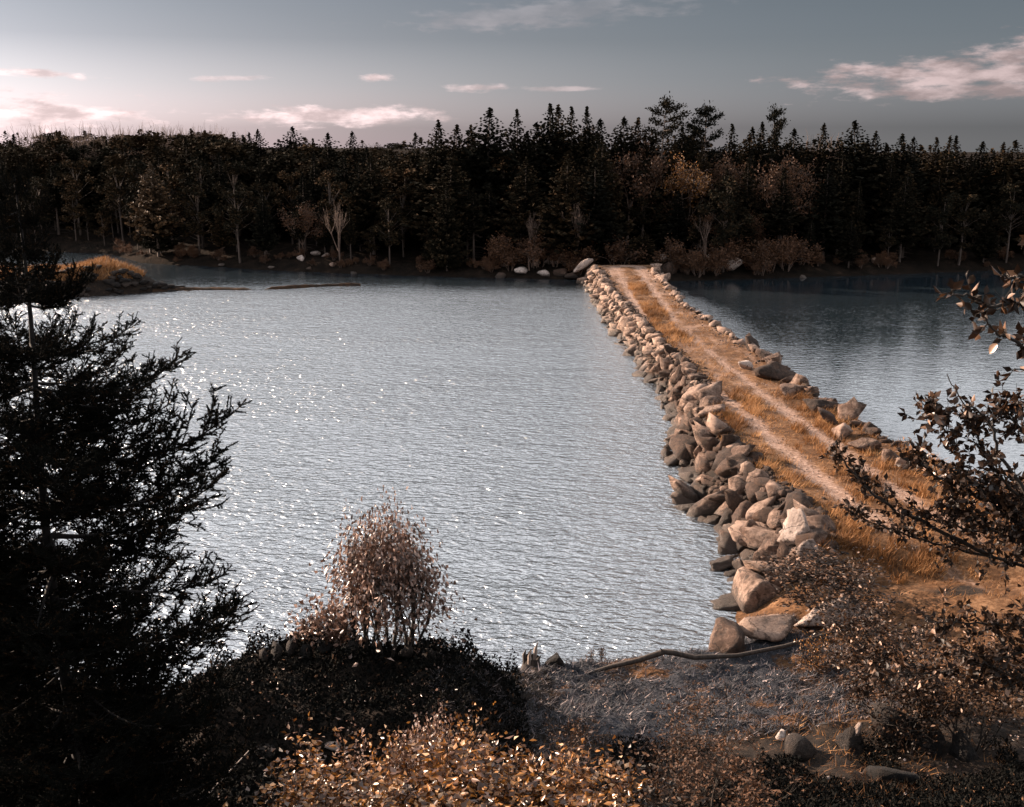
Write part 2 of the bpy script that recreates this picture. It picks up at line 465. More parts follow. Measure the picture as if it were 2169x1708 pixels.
def track(x, y):
    """1 in the two wheel tracks"""
    d, sd = road_d(x, y)
    w = 0.36 + 0.12 * fbm(np.asarray(x) * 0.8, np.asarray(y) * 0.8, 3, 21)
    half = 0.95
    a = np.exp(-((d - half) / w) ** 2 * 0.8)
    far = sstep(76, 92, y)
    a = np.maximum(a, far * (d < 1.7) * 0.85)
    gap = sstep(46, 50, y) * (1 - sstep(58, 63, y))    # worn, grassless stretch
    a = np.maximum(a, gap * (1 - sstep(1.3, 1.9, d)) * 0.45)
    xx_ = np.asarray(x); centre = np.exp(-(d / 0.5) ** 2) * sstep(60, 64, y)
    a = np.maximum(a * (1 - centre), (0.36 + 0.3 * fbm(xx_ * 1.2, np.asarray(y) * .7, 3, 37)) * sstep(43, 48, y) * (d < 3.2) * (1 - 0.9 * centre))
    a = a * (0.25 + 0.75 * sstep(27.5, 31, y))
    return np.clip(a * (0.95 - 0.25 * sstep(40, 50, y) * (1 - sstep(60, 75, y))) + 0.55 * fbm(np.asarray(x) * 3, np.asarray(y) * 1.0, 4, 31) * (a > 0.1), 0, 1)

# ground material, shade painted into its dark layer: gravel track, dry grass, grey weedy bench, dark humus
def mat_ground(name):
    m, t, p = new_mat(name)
    g = t.node('ShaderNodeNewGeometry').outputs['Position']
    n1 = t.noise(g, 1.1, 6, 0.65); n2 = t.noise(g, 7.0, 6, 0.7); n3 = t.noise(g, 32.0, 4, 0.7)
    grass = t.ramp(t.m('ADD', t.m('MULTIPLY', n1, 0.5), t.m('MULTIPLY', n2, 0.5)), [(0.36, (0.035, 0.018, 0.010)), (0.5, (0.11, 0.053, 0.024)), (0.66, (0.27, 0.15, 0.08))])
    sand = t.ramp(t.m('ADD', t.m('MULTIPLY', n2, 0.5), t.m('MULTIPLY', n3, 0.5)), [(0.34, (0.09, 0.055, 0.040)), (0.5, (0.27, 0.175, 0.132)), (0.66, (0.52, 0.385, 0.32))])
    weed = t.ramp(t.m('ADD', t.m('MULTIPLY', n2, 0.5), t.m('MULTIPLY', n3, 0.5)), [(0.38, (0.010, 0.012, 0.015)), (0.54, (0.040, 0.041, 0.048)), (0.68, (0.16, 0.14, 0.145))])
    hum_shade = t.ramp(t.m('ADD', t.m('MULTIPLY', n1, 0.4), t.m('MULTIPLY', n2, 0.6)), [(0.38, (0.010, 0.008, 0.007)), (0.55, (0.024, 0.017, 0.013)), (0.7, (0.085, 0.048, 0.027))])
    c = t.mix(t.mr(t.m('ADD', attr(t, 'humus_shade'), t.m('MULTIPLY', t.m('SUBTRACT', n1, 0.5), 0.5)), 0.4, 0.6, 0, 1, True), grass, hum_shade)
    c = t.mix(t.mr(t.m('ADD', attr(t, 'weed'), t.m('MULTIPLY', t.m('SUBTRACT', n2, 0.5), 0.7)), 0.4, 0.6, 0, 1, True), c, weed)
    tr = t.m('ADD', attr(t, 'track'), t.m('MULTIPLY', t.m('SUBTRACT', n2, 0.5), 0.6))
    c = t.mix(t.mr(tr, 0.15, 1.0, 0, 1, True), c, sand)
    t.put(p.inputs['Base Color'], c)
    p.inputs['Roughness'].default_value = 0.95
    p.inputs['Specular IOR Level'].default_value = 0.15
    bump(t, p, t.m('ADD', n2, t.m('MULTIPLY', n3, 0.5)), 0.7, 0.08)
    return m
M_ground = mat_ground('near_ground')

def grid(x0, x1, nx, y0, y1, ny):
    X, Y = np.meshgrid(np.linspace(x0, x1, nx), np.linspace(y0, y1, ny))
    idx = np.arange(nx * ny).reshape(ny, nx)
    F = np.stack([idx[:-1, :-1], idx[:-1, 1:], idx[1:, 1:], idx[1:, :-1]], -1).reshape(-1, 4)
    return X.ravel(), Y.ravel(), F

# ------------------------------------------------------------------ water
obj('lake', mesh('lake', [(-3000, -60, 0), (3000, -60, 0), (3000, 130, 0), (-3000, 130, 0)], [(0, 1, 2, 3)], mat=M_water), kind='structure')
M_bed, tb, pb = new_mat('lake_bed_mud'); pb.inputs['Base Color'].default_value = (0.04, 0.035, 0.03, 1)
obj('lake_bed', mesh('lake_bed', [(-3000, -60, -2.6), (3000, -60, -2.6), (3000, 140, -2.6), (-3000, 140, -2.6)], [(0, 1, 2, 3)], mat=M_bed), kind='structure')

# ------------------------------------------------------------------ near shore
gxs = np.concatenate([np.linspace(-60, -11, 100)[:-1], np.linspace(-11, 19, 260), np.linspace(19, 80, 120)[1:]])
gys = np.concatenate([np.linspace(-30, 7, 60)[:-1], np.linspace(7, 27, 190), np.linspace(27, 46, 80)[1:]])
gx, gy, gf = grid(0, 1, len(gxs), 0, 1, len(gys))
gx, gy = [q.ravel() for q in np.meshgrid(gxs, gys)]
gz = near_h(gx, gy)
gs = signed_shore(gx, gy)
gt = track(gx, gy) * sstep(0.5, 2.0, gs)
weed = np.clip(1 - np.abs((gs - 2.1) / 2.9), 0, 1) * 1.6 * (gx < 8.5) * (gx > -0.8) * (1 - sstep(17.2, 18.2, 37.2 - gy + 0 * gx))
weed = np.clip((0.75 + 1.1 * fbm(gx * .8, gy * 1.6, 3, 77)) * (sstep(0.0, 0.4, gs) * (1 - sstep(4.6, 6.0, gs))) * sstep(0.3, 1.3, gx) * (1 - sstep(7.2, 8.6, gx + 0.5 * (gy - 22))), 0, 1)
hum_shade = np.clip((1 - sstep(-0.5, 3.0, gx)) + (1 - sstep(17.6, 19.6, gy - 0.05 * gx)) * 1.2 + 0.30 * (gx > 7) * (gy < 27) + 0.6 * fbm(gx * 0.7, gy * 0.9, 3, 55), 0, 1)  # dark soil, with the foreground shade painted in by colour
me = mesh('near_shore', np.stack([gx, gy, gz], 1), gf, {'track': gt, 'weed': weed, 'humus_shade': hum_shade}, True, M_ground)
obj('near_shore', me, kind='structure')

# ------------------------------------------------------------------ causeway
CL = np.array([(5.9, 25.5), (5.9, 27.5), (6.5, 29.9), (6.4, 31.4), (6.1, 34.2), (5.9, 37.0), (6.0, 41.2), (6.6, 45.5), (7.0, 50.8), (6.8, 60.6), (6.3, 70.9), (6.0, 81.4), (6.2, 90), (5.8, 97)])
CR = np.array([(17.5, 25.5), (16.2, 32), (15.0, 37), (14.3, 40), (13.8, 44), (13.7, 48.0), (13.8, 53), (13.3, 58.5), (12.9, 66.4), (12.5, 72.8), (12.7, 85.2), (12.8, 92), (14, 97)])
def xl(y): return np.interp(y, CL[:, 1], CL[:, 0])
def xr(y): return np.interp(y, CR[:, 1], CR[:, 0])
RS = 1.05
def LSf(y): return np.interp(y, [30, 38, 46, 60, 96], [2.3, 2.0, 1.7, 1.3, 1.2])     # width of the left stone slope
def cause_z(x, y):
    k = sstep(25.8, 28.4, y)
    return cause_top(x, y) * k + (near_h(x, y, False) - 0.12 + 0.12 * k) * (1 - k) if np.any(k < 1) else cause_top(x, y)
def cause_top(x, y):
    a = (x - xl(y)) / LSf(y); b = (xr(y) - x) / RS
    z = np.minimum(sstep(0, 1, a), sstep(0, 1, b))
    return -0.45 + 1.90 * z + 0.07 * fbm(x * 0.7, y * 0.5, 3, 41) * z
ny, nx = 340, 72
yy = np.linspace(25.2, 97, ny); tt = np.linspace(0, 1, nx)
Y = np.repeat(yy, nx); T = np.tile(tt, ny)
X = (xl(Y) - 0.5) * (1 - T) + (xr(Y) + 0.5) * T
Z = cause_z(X, Y)
d_, _s = road_d(X, Y)
tr_ = track(X, Y)
Z = Z - 0.05 * tr_ + 0.02 * sstep(26, 30, Y)
idx = np.arange(nx * ny).reshape(ny, nx)
F = np.stack([idx[:-1, :-1], idx[:-1, 1:], idx[1:, 1:], idx[1:, :-1]], -1).reshape(-1, 4)
crevice_shade = np.maximum(1 - sstep(0.85, 1.15, (X - xl(Y)) / LSf(Y)), 1 - sstep(0.6, 1.0, (xr(Y) - X) / RS))  # slopes darkened by colour for the shade between stones
me = mesh('causeway', np.stack([X, Y, Z], 1), F, {'track': tr_, 'weed': 0 * X, 'humus_shade': crevice_shade * 1.2}, True, M_ground)
causeway = obj('causeway', me, kind='structure')

# ------------------------------------------------------------------ stones
def ico(sub):
    import bmesh
    bm = bmesh.new(); bmesh.ops.create_icosphere(bm, subdivisions=sub, radius=1.0)
    V = np.array([v.co[:] for v in bm.verts]); F = np.array([[v.index for v in f.verts] for f in bm.faces])
    bm.free(); return V, F
ICO = {k: ico(k) for k in (1, 2, 3, 4)}
def rock_geo(seed, sub=3, planes=13, soft=18.0, rough=0.04, flat=1.0):
    r = np.random.default_rng(seed)
    D, F = ICO[sub]
    N = norm(r.normal(size=(planes, 3))); h = r.uniform(0.62, 1.0, planes)
    dots = np.maximum(D @ N.T, 0.02)
    q = h[None, :] / dots
    rad = -np.log(np.exp(-soft * np.minimum(q, 3)).sum(1)) / soft
    V = D * rad[:, None]
    V = V + norm(V) * (np.array([mnoise.fractal(Vector(v * 1.9 + seed * 3.1), 1.0, 2.0, 4) for v in V])[:, None] * rough * 1.6)
    V *= np.array([1.0, r.uniform(0.68, 0.92), r.uniform(0.55, 0.8) * flat])
    V /= np.abs(V[:, 0]).max()
    return V, F
ROCKS = []
for k in range(14):
    V, F = rock_geo(100 + k, 3 if k < 7 else 2, random.randint(7, 11), random.choice((18, 30, 60)))
    ROCKS.append(mesh('stone', V, F, None, False, M_rock))
ROCKS_FAR = [rock_geo(300 + k, 1 if k % 2 else 2, 10, 20) for k in range(8)]

stones = []
r = np.random.default_rng(5)
def put_stone(x, y, z, s, side):
    stones.append((x, y, z, s, side))
y = 27.3
while y < 95.5:                    # left slope: courses of boulders from the water to the road
    near = 1.0 if y < 46 else 0.80
    n = 5 if y < 50 else 4
    for c in range(n):
        s = r.uniform(0.30, 0.62) * (1.1 - 0.07 * c) * (1.22 if y < 38 else 1.08 if y < 46 else 0.84)
        if r.random() < 0.12: s *= 1.3
        a = (c + 0.3 + r.uniform(-0.3, 0.3)) / n
        xx = float(xl(y)) + 0.05 + a * float(LSf(y))
        yv = y + r.uniform(-0.3, 0.3)
        stones.append((xx, yv, float(cause_z(np.array(xx), np.array(yv))) + s * 0.16 + 0.05, s, 0))
    y += 0.66 * near
y = 37.5
while y < 95.5:                    # right slope: two courses, low rubble in the middle stretch
    low = 59 < y < 75
    for c in range(3):
        s = r.uniform(0.32, 0.62) * (0.62 if low else 1.0) * (1.1 if y > 75 else 1.0)
        xx = float(xr(y)) + 0.25 - (c + 0.3 + r.uniform(-.3, .3)) / 3 * (RS + 0.55)
        stones.append((xx, y + r.uniform(-.3, .3), float(cause_z(np.array(xx), np.array(y))) + s * 0.2, s, 1))
    y += 0.78
stones.sort(key=lambda q: q[1])
acc = Acc()
for i, (x, y, z, s, side) in enumerate(stones):
    rot = (r.uniform(-.35, .35), r.uniform(-.35, .35), r.uniform(0, 6.28))
    sc = (s * r.uniform(.85, 1.35), s * r.uniform(.8, 1.15), s * r.uniform(.8, 1.4))
    if i < 300:
        obj('stone', ROCKS[r.integers(14)], causeway, (x, y, z), rot, sc)
    else:
        V, F = ROCKS_FAR[r.integers(8)]
        Mx = Matrix.LocRotScale(Vector((x, y, z)), __import__('mathutils').Euler(rot), Vector(sc))
        Mn = np.array(Mx)
        acc.add(V @ Mn[:3, :3].T + Mn[:3, 3], F)
obj('far_stones', acc.build('far_stones', M_rock, False), causeway, kind='stuff')
# rubble between boulders and track
acc = Acc()
V0, F0 = rock_geo(77, 1, 10, 20)
for i in range(3600):
    y = 27 + 68 * r.random() ** 1.6
    u = r.random()
    if u < 0.62: x = xl(y) + r.normal(LSf(y) * 0.95, 0.32)
    elif u < 0.85: x = xr(y) - r.normal(RS * 1.0, 0.35)
    else:
        x = r.uniform(xl(y) + LSf(y), xr(y) - RS)
    s = r.uniform(0.04, 0.15) if u < 0.85 else 0.02
    a = r.uniform(0, 6.28); ca, sa = math.cos(a), math.sin(a)
    Rm = np.array([[ca, -sa, 0], [sa, ca, 0], [0, 0, 1]])
    z = float(cause_z(np.array(x), np.array(y)))
    acc.add((V0 * s * r.uniform(.7, 1.3, 3)) @ Rm.T + np.array([x, y, z + s * 0.3]), F0)
for i in range(3000):
    y = 27 + 68 * r.random() ** 1.4
    if r.random() < .75: x = xl(y) + LSf(y) * r.uniform(-.1, 1.15)
    else: x = xr(y) - r.uniform(-.2, 1.2) * RS
    s = r.uniform(0.10, 0.27) * (1 if y < 50 else .8)
    z = float(cause_z(np.array(x), np.array(y)))
    if z < -.1: continue
    a = r.uniform(0, 6.28); ca, sa = math.cos(a), math.sin(a)
    acc.add((ROCKS_FAR[r.integers(8)][0] * s * r.uniform(.7, 1.3, 3)) @ np.array([[ca, -sa, 0], [sa, ca, 0], [0, 0, 1]]).T + np.array([x, y, z + s * 0.35]), None)
obj('rubble', acc.build('rubble', M_rock, False), causeway, kind='stuff')
gv = Acc()
for i in range(4200):
    y = 27.5 + 60 * r.random() ** 1.2; x = r.uniform(xl(y) + LSf(y), xr(y) - RS); s = r.uniform(.02, .055)
    gv.add(V0 * s * r.uniform(.7, 1.4, 3) + np.array([x, y, float(cause_top(np.array(x), np.array(y))) + s * .2]), F0)
M_gravel = mat_rock('gravel', (0.14, 0.10, 0.08), (0.30, 0.21, 0.17), (0.55, 0.43, 0.37), False)
obj('loose_gravel', gv.build('loose_gravel', M_gravel, False), causeway, kind='stuff')

def boulder(label, loc, size, seed, mat=M_rock, rot=(0, 0, 0), name='boulder', group=None, sub=4, soft=14, rough=0.05, planes=12, cat='boulder'):
    V, F = rock_geo(seed, sub, planes, soft, rough)
    V = V / np.abs(V).max(0)
    o = obj(name, mesh(name, V, F, None, soft < 12, mat), None, loc, rot, size)
    return tag(o, label, cat, group)
def surf(x, y):
    x = np.array(float(x)); y = np.array(float(y))
    z = max(float(near_h(x, y)), -0.1)
    if y > 26.5 and xl(y) - .4 < x < xr(y) + .4: z = max(z, float(cause_z(x, y)))
    return z
def bp(x, y, z, dz=0.0, lift=0.22):
    # first spot on the sight line where the ground comes up to the stone's foot
    for d in np.arange(10, 100, 0.1):
        p = at_d(x, y, d)
        if p[2] <= surf(p[0], p[1]) + lift: return (p[0], p[1], surf(p[0], p[1]) + lift)
    return at(x, y, z)
B = boulder
B('large tilted white boulder, topmost of the pale stones by the road', bp(1702, 1135, 1.75), (0.66, 0.58, 0.74), 801, M_rockpale, (0.2, -0.35, 0.4), soft=26, planes=9)
B('pale angular boulder leaning in front of the large white one', bp(1722, 1178, 1.45), (0.52, 0.42, 0.40), 802, M_rockpale, (0.1, 0.15, 0.7), soft=30, planes=9)
B('huge rounded brown boulder at the water edge, below the other stones', bp(1596, 1272, 0.45), (1.12, 1.0, 0.86), 803, M_rock, (0, 0.1, 0.5), soft=9)
B('long flat pale slab lying just above the lone dark boulder', bp(1656, 1322, 0.75), (1.15, 0.60, 0.34), 804, M_rock, (0.12, -0.12, 0.25), soft=16)
B('long flat pointed slab reaching right beneath the leafy shrub', bp(1772, 1300, 1.0), (1.22, 0.55, 0.38), 805, M_rockpale, (0.1, -0.16, 0.20), soft=22)
B('lone dark boulder with a sunlit left edge beside the driftwood pole', bp(1546, 1362, 0.75), (0.52, 0.50, 0.48), 806, M_rock, (0, 0, 0.3), soft=8)
B('upright egg shaped boulder standing at the waterline', bp(1548, 1096, 0.55), (0.46, 0.44, 0.62), 807, M_rock, (0, -0.1, 0), soft=7)
B('round pale boulder in the water left of the egg shaped one', bp(1512, 1078, 0.4), (0.6, 0.5, 0.46), 808, M_rock, (0, 0.1, 0.8), soft=8)
B('tall brown block with a rounded top beneath the pebbly hollow', bp(1592, 1140, 0.7), (0.42, 0.42, 0.7), 809, M_rock, (0, 0.05, 0.3), soft=14)
B('low wet boulder poking out of the water furthest left', bp(1530, 1192, 0.08), (0.42, 0.30, 0.20), 810, M_rock, (0, 0, 0.2), soft=9)
B('small rounded boulder at the waterline above the huge brown one', bp(1572, 1205, 0.2), (0.36, 0.34, 0.34), 811, M_rock, (0, 0, 1.2), soft=8)
B('cracked tan boulder between huge brown boulder and pale white one', bp(1636, 1182, 0.95), (0.62, 0.56, 0.66), 812, M_rock, (0.1, 0.2, 0.2), soft=22)
B('slanting dark boulder in the wall left of the tall block', bp(1608, 1085, 1.0), (0.58, 0.36, 0.36), 813, M_rock, (0.1, -0.5, 0.7), soft=9)
B('tan boulder half hidden by leaves right of the huge brown one', bp(1640, 1240, 0.95), (0.46, 0.40, 0.40), 814, M_rock, (0, 0.2, 0.1), soft=18)
B('bulky boulder on the road edge left of the leafy branches', bp(1655, 1215, 1.0), (0.38, 0.38, 0.40), 815, M_rock, (0.3, 0, 0.1), soft=18)
# right edge giants
B('long dark boulder capping the right edge where calm water begins', bp(1634, 790, 1.0), (0.98, 0.68, 0.53), 820, M_rock, (0, 0, 0.1), soft=9)
B('pale rounded boulder just left of the long dark one', bp(1580, 772, 1.0), (0.47, 0.42, 0.41), 821, M_rockpale, (0, 0, 0.6), soft=8)
B('flat topped dark boulder on the right edge, second in the row', bp(1682, 826, 1.0), (0.72, 0.59, 0.42), 822, M_rock, (0, .1, 0.2), soft=12)
B('long wedge boulder with a pale left face above the calm water', bp(1738, 862, 1.0), (0.89, 0.51, 0.44), 823, M_rock, (0, 0.15, -0.15), soft=20)
B('rounded dark boulder just below the long wedge', bp(1758, 888, 1.0), (0.47, 0.42, 0.38), 824, M_rock, (0, .1, 0.3), soft=9)
B('brown boulder in the right row halfway to the shrubs', bp(1783, 912, 1.05), (0.49, 0.42, 0.31), 825, M_rock, (0, .1, 0.3), soft=12)
B('broad flat boulder on the right edge before the shrub leaves', bp(1832, 940, 1.05), (0.72, 0.51, 0.36), 826, M_rock, (0, .1, 0.2), soft=16)
B('dark slab nearly touching the shrub twigs', bp(1880, 968, 1.05), (0.59, 0.42, 0.31), 827, M_rock, (0, .1, 0.1), soft=20)
B('last boulder of the right row, half covered by twigs', bp(1912, 985, 1.05), (0.42, 0.36, 0.29), 828, M_rock, (0, .1, 0.1), soft=16)

# ------------------------------------------------------------------ grass
def tufts(name, pts, hgt, wid, tint, lean=0.5, rng=RNG, mat=M_grass, parent=None):
    n = len(pts)
    a = rng.uniform(0, 2 * np.pi, n)
    S = np.stack([np.cos(a), np.sin(a), 0 * a], 1)
    Ln = rng.normal(0, lean, (n, 2)) * hgt[:, None]
    top = pts + np.stack([Ln[:, 0] + 0.25 * hgt, Ln[:, 1] - 0.05 * hgt, hgt], 1)
    V = np.stack([pts - S * wid[:, None] / 2, pts + S * wid[:, None] / 2, top], 1).reshape(-1, 3)
    F = np.arange(3 * n).reshape(-1, 3)
    o = obj(name, mesh(name, V, F, {'tint': np.repeat(tint, 3)}, False, mat), parent, kind='stuff')
    return o
N = 150000
gy_ = 26.5 + 62 * RNG.random(N) ** 1.35
gx_ = xl(gy_) + LSf(gy_) * 0.85 + (xr(gy_) - xl(gy_) - LSf(gy_) * 0.85 - RS * 0.8) * RNG.random(N)
d_, _s = road_d(gx_, gy_)
tk = track(gx_, gy_)
patch = fbm(gx_ * 0.55, gy_ * 0.4, 4, 61)
cover = np.where(d_ < 0.95, 1.15, 1.0)                                      # centre strip and verges
cover = cover * np.where(d_ > 1.0, np.where(gx_ < 9.6, 1 - 0.97 * sstep(41, 45, gy_), 1 - 0.93 * sstep(45, 50, gy_)), 1)
cover = cover * (1 - 0.85 * sstep(46, 49, gy_) * (1 - sstep(56, 62, gy_))) * (1 - sstep(80, 92, gy_))
clump = sstep(-0.22, 0.25, fbm(gx_ * 2.6, gy_ * 2.0, 3, 63))
keep = (tk < 0.30 + 0.35 * RNG.random(N)) & (RNG.random(N) < np.clip(cover * (0.75 + 1.3 * patch), 0, 1) * (0.12 + 0.88 * clump))
P = np.stack([gx_, gy_, cause_z(gx_, gy_) + 0.0], 1)[keep]
hg = RNG.uniform(0.08, 0.24, len(P)) * (0.5 + 1.0 * clump[keep]) * (1 + 0.8 * patch[keep])
tufts('dry_grass', P, hg, RNG.uniform(0.012, 0.035, len(P)), np.clip(0.5 + 0.9 * fbm(P[:, 0] * .8, P[:, 1] * .8, 3, 71) + RNG.normal(0, .18, len(P)), 0, 1))
def scatter(n, x0, x1, y0, y1):
    return RNG.uniform(x0, x1, n), RNG.uniform(y0, y1, n)
# near grass on the land (orange-brown) away from the track
x_, y_ = scatter(230000, -10, 20, 10, 33)
s_ = signed_shore(x_, y_)
k = (s_ > 0.8) & (track(x_, y_) < 0.3) & ((x_ > 8.4) | (y_ < 19.2 + 0.3 * (x_ - 2))) & (RNG.random(len(x_)) < np.clip(0.45 + 1.4 * fbm(x_ * .5, y_ * .5, 4, 81), 0, 1) * (0.1 + 0.9 * sstep(-.2, .3, fbm(x_ * 2.2, y_ * 3.5, 3, 83)))) & (x_ > -1 + 0 * x_) & (y_ > 13)
P = np.stack([x_, y_, near_h(x_, y_)], 1)[k]
tufts('shore_grass', P, RNG.uniform(0.05, 0.16, len(P)), RNG.uniform(0.008, 0.022, len(P)), np.clip(0.12 + 0.8 * fbm(P[:, 0] * .8, P[:, 1] * .8, 3, 91) + RNG.normal(0, .22, len(P)), 0, 1), 0.9)
# grey weed on the bench
x_, y_ = scatter(90000, -1.5, 9, 17, 27)
s_ = signed_shore(x_, y_)
k = (s_ > 0.3) & (s_ < 5.6) & (x_ < 8.2 - 0.5 * (y_ - 22)) & (RNG.random(len(x_)) < 0.8 + 1.3 * fbm(x_, y_, 3, 95))
P = np.stack([x_, y_, near_h(x_, y_)], 1)[k]
tufts('shore_weed', P, RNG.uniform(0.03, 0.11, len(P)), RNG.uniform(0.01, 0.03, len(P)), np.clip(RNG.normal(0.45, .28, len(P)), 0, 1), 1.2, mat=M_weed)

# ------------------------------------------------------------------ far shore land
FS = np.array([at(x, y)[:2] for x, y in ((-900, 520), (-300, 528), (60, 530), (230, 538), (300, 558), (420, 563), (560, 572), (800, 582), (1000, 588), (1230, 592), (1400, 596), (1560, 592),
                                          (1750, 586), (2000, 577), (2168, 571), (2500, 566), (3200, 560))])
FS = FS[np.argsort(FS[:, 0])]
def far_y(x): return np.interp(x, FS[:, 0], FS[:, 1])
def far_h(x, y):
    x = np.asarray(x, float); y = np.asarray(y, float)
    s = y - far_y(x)
    z = np.where(s < 0, np.maximum(s * 0.4, -2.5), 0.9 * sstep(0, 3.5, s) + 0.8 * sstep(3, 12, s))
    hillL = 6.0 * sstep(10, 75, s) * (1 - sstep(-22, 4, x))
    z = z + hillL + 2.0 * sstep(15, 80, s)
    return z + sstep(0, 2, s) * 0.5 * fbm(x * 0.25, y * 0.25, 4, 13)
fx_, fy_, ff = grid(-260, 260, 261, 84, 420, 113)
fy_ = 84 + (fy_ - 84) * (0.25 + 0.75 * (fy_ - 84) / 336)
M_fground, t_, p_ = new_mat('forest_floor')
g_ = t_.node('ShaderNodeNewGeometry').outputs['Position']
n_ = t_.noise(g_, 0.9, 6, 0.7)
t_.put(p_.inputs['Base Color'], t_.ramp(n_, [(0.35, (0.008, 0.007, 0.006)), (0.6, (0.018, 0.013, 0.010)), (0.78, (0.05, 0.032, 0.022))]))
p_.inputs['Roughness'].default_value = 1.0; p_.inputs['Specular IOR Level'].default_value = 0.02
bump(t_, p_, t_.noise(g_, 4, 5), 0.8, 0.2)
obj('far_shore', mesh('far_shore', np.stack([fx_, fy_, far_h(fx_, fy_)], 1), ff, None, True, M_fground), kind='structure')
obj('distant_land', mesh('distant_land', [(-3000, 400, 1.0), (3000, 400, 1.0), (3000, 1300, 0.5), (-3000, 1300, 0.5)], [(0, 1, 2, 3)], mat=M_fground), kind='structure')
xs_ = (-3000, -260, 260, 3000)
obj('flat_land', mesh('flat_land', [(-3000, 125, .6), (-255, 125, .6), (-255, 405, .6), (-3000, 405, .6), (255, 125, .6), (3000, 125, .6), (3000, 405, .6), (255, 405, .6)], [(0, 1, 2, 3), (4, 5, 6, 7)], mat=M_fground), kind='structure')

# ------------------------------------------------------------------ tree meshes (unit height 1 m, scaled)
def spruce_far(seed, H=12.0, bare=0.12, width=0.19, nb=250, ragged=0.3, leafmat=M_needle_far):
    r = np.random.default_rng(seed)
    crown = Acc(); trunk = Acc()
    bend = r.normal(0, 0.12, 2)
    zz = np.linspace(0, 1, 9)
    tp = np.stack([bend[0] * zz ** 2 * 1.0, bend[1] * zz ** 2, zz * H * 0.99], 1)
    tube(trunk, tp, 0.16 * (1 - zz * 0.93) * H / 12, 6)
    wob = r.uniform(0.75, 1.2, 12)
    P = []; A = []; S = []; Tn = []
    for i in range(nb):
        t = bare + (1 - bare) * ((i + r.random()) / nb) ** 0.9
        t = min(t, 0.995)
        z = t * H
        L = width * H * 1.25 * ((1 - t) ** 0.8) + 0.08
        L *= r.uniform(1 - ragged, 1 + ragged * 0.6) * wob[int(t * 11.9)]
        if t < bare + 0.12: L *= 0.5 + 0.5 * (t - bare) / 0.12
        a = i * 2.39996 + r.normal(0, .3)
        dirh = np.array([math.cos(a), math.sin(a), 0])
        droop = r.uniform(-0.45, -0.05) + 0.35 * t
        k = max(2, int(L / 0.22))
        for j in range(k):
            u = (j + 0.7) / k
            p = np.array([bend[0] * t * t, bend[1] * t * t, z]) + dirh * L * u + np.array([0, 0, L * (droop * u + 0.30 * u * u)])
            nn = 3 if j < k - 1 else 2
            for q in range(nn):
                side = (q - 1) * 0.9 + r.normal(0, 0.25)
                d = dirh * math.cos(side) + np.array([-dirh[1], dirh[0], 0]) * math.sin(side)
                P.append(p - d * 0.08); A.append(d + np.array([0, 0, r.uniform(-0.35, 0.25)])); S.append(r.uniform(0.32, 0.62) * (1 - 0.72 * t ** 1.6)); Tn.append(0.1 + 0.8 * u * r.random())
    for q in range(7):
        P.append(np.array([bend[0], bend[1], H * (.95 + .008 * q)])); A.append(np.array([r.normal(0, .22), r.normal(0, .22), 1.0])); S.append(.30); Tn.append(.3)
    P = np.array(P); A = np.array(A); S = np.array(S)
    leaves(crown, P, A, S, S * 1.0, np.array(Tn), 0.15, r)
    for i in range(int(16 * bare / 0.12)):    # dead snags low on the trunk
        z = r.uniform(0.04, bare + 0.15) * H; a = r.uniform(0, 6.28); L = r.uniform(0.5, 1.5)
        p0 = np.array([0, 0, z])
        tube(trunk, [p0, p0 + np.array([math.cos(a) * L * .6, math.sin(a) * L * .6, -0.05]), p0 + np.array([math.cos(a) * L, math.sin(a) * L, -0.25 * L])], [0.025, 0.018, 0.008], 3)
    return crown.build('crown', leafmat), trunk.build('trunk', M_trunkfar, True)
M_trunkfar = mat_bark('spruce_bark', (0.025, 0.018, 0.014), (0.10, 0.07, 0.056), 4)
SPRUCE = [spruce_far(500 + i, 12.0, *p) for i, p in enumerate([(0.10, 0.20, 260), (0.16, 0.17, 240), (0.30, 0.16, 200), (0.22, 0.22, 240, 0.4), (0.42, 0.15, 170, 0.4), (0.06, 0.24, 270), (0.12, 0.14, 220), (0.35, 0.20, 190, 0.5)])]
def round_far(seed, H=12.0, n=2600):
    r = np.random.default_rng(seed)
    crown = Acc(); trunk = Acc(); zz = np.linspace(0, 1, 6)
    tube(trunk, np.stack([.3 * zz, 0 * zz, zz * H * .85], 1), 0.15 * (1 - zz * .8), 5)
    P = []; S = []
    for k in range(26):
        t = r.uniform(.25, .93); rad = 2.1 * math.sin(min(1, (t - .1) * 1.15) * math.pi) ** .6 + .2
        a = r.uniform(0, 6.28); q = r.random() ** .6
        c = np.array([math.cos(a) * rad * q, math.sin(a) * rad * q, t * H]); cr = r.uniform(.45, .95)
        m = n // 26
        d = norm(r.normal(size=(m, 3))) * (r.random((m, 1)) ** .4) * cr * np.array([1, 1, .8])
        P.append(c + d); S.append(r.uniform(.2, .42, m))
        tube(trunk, [np.array([0, 0, c[2] * .75]), c], [.05, .015], 3)
    P = np.vstack(P); S = np.concatenate(S)
    leaves(crown, P, r.normal(size=(len(P), 3)), S, S * .7, r.random(len(P)), .15, r)
    return crown.build('crown', M_needle_far), trunk.build('trunk', M_trunkfar, True)
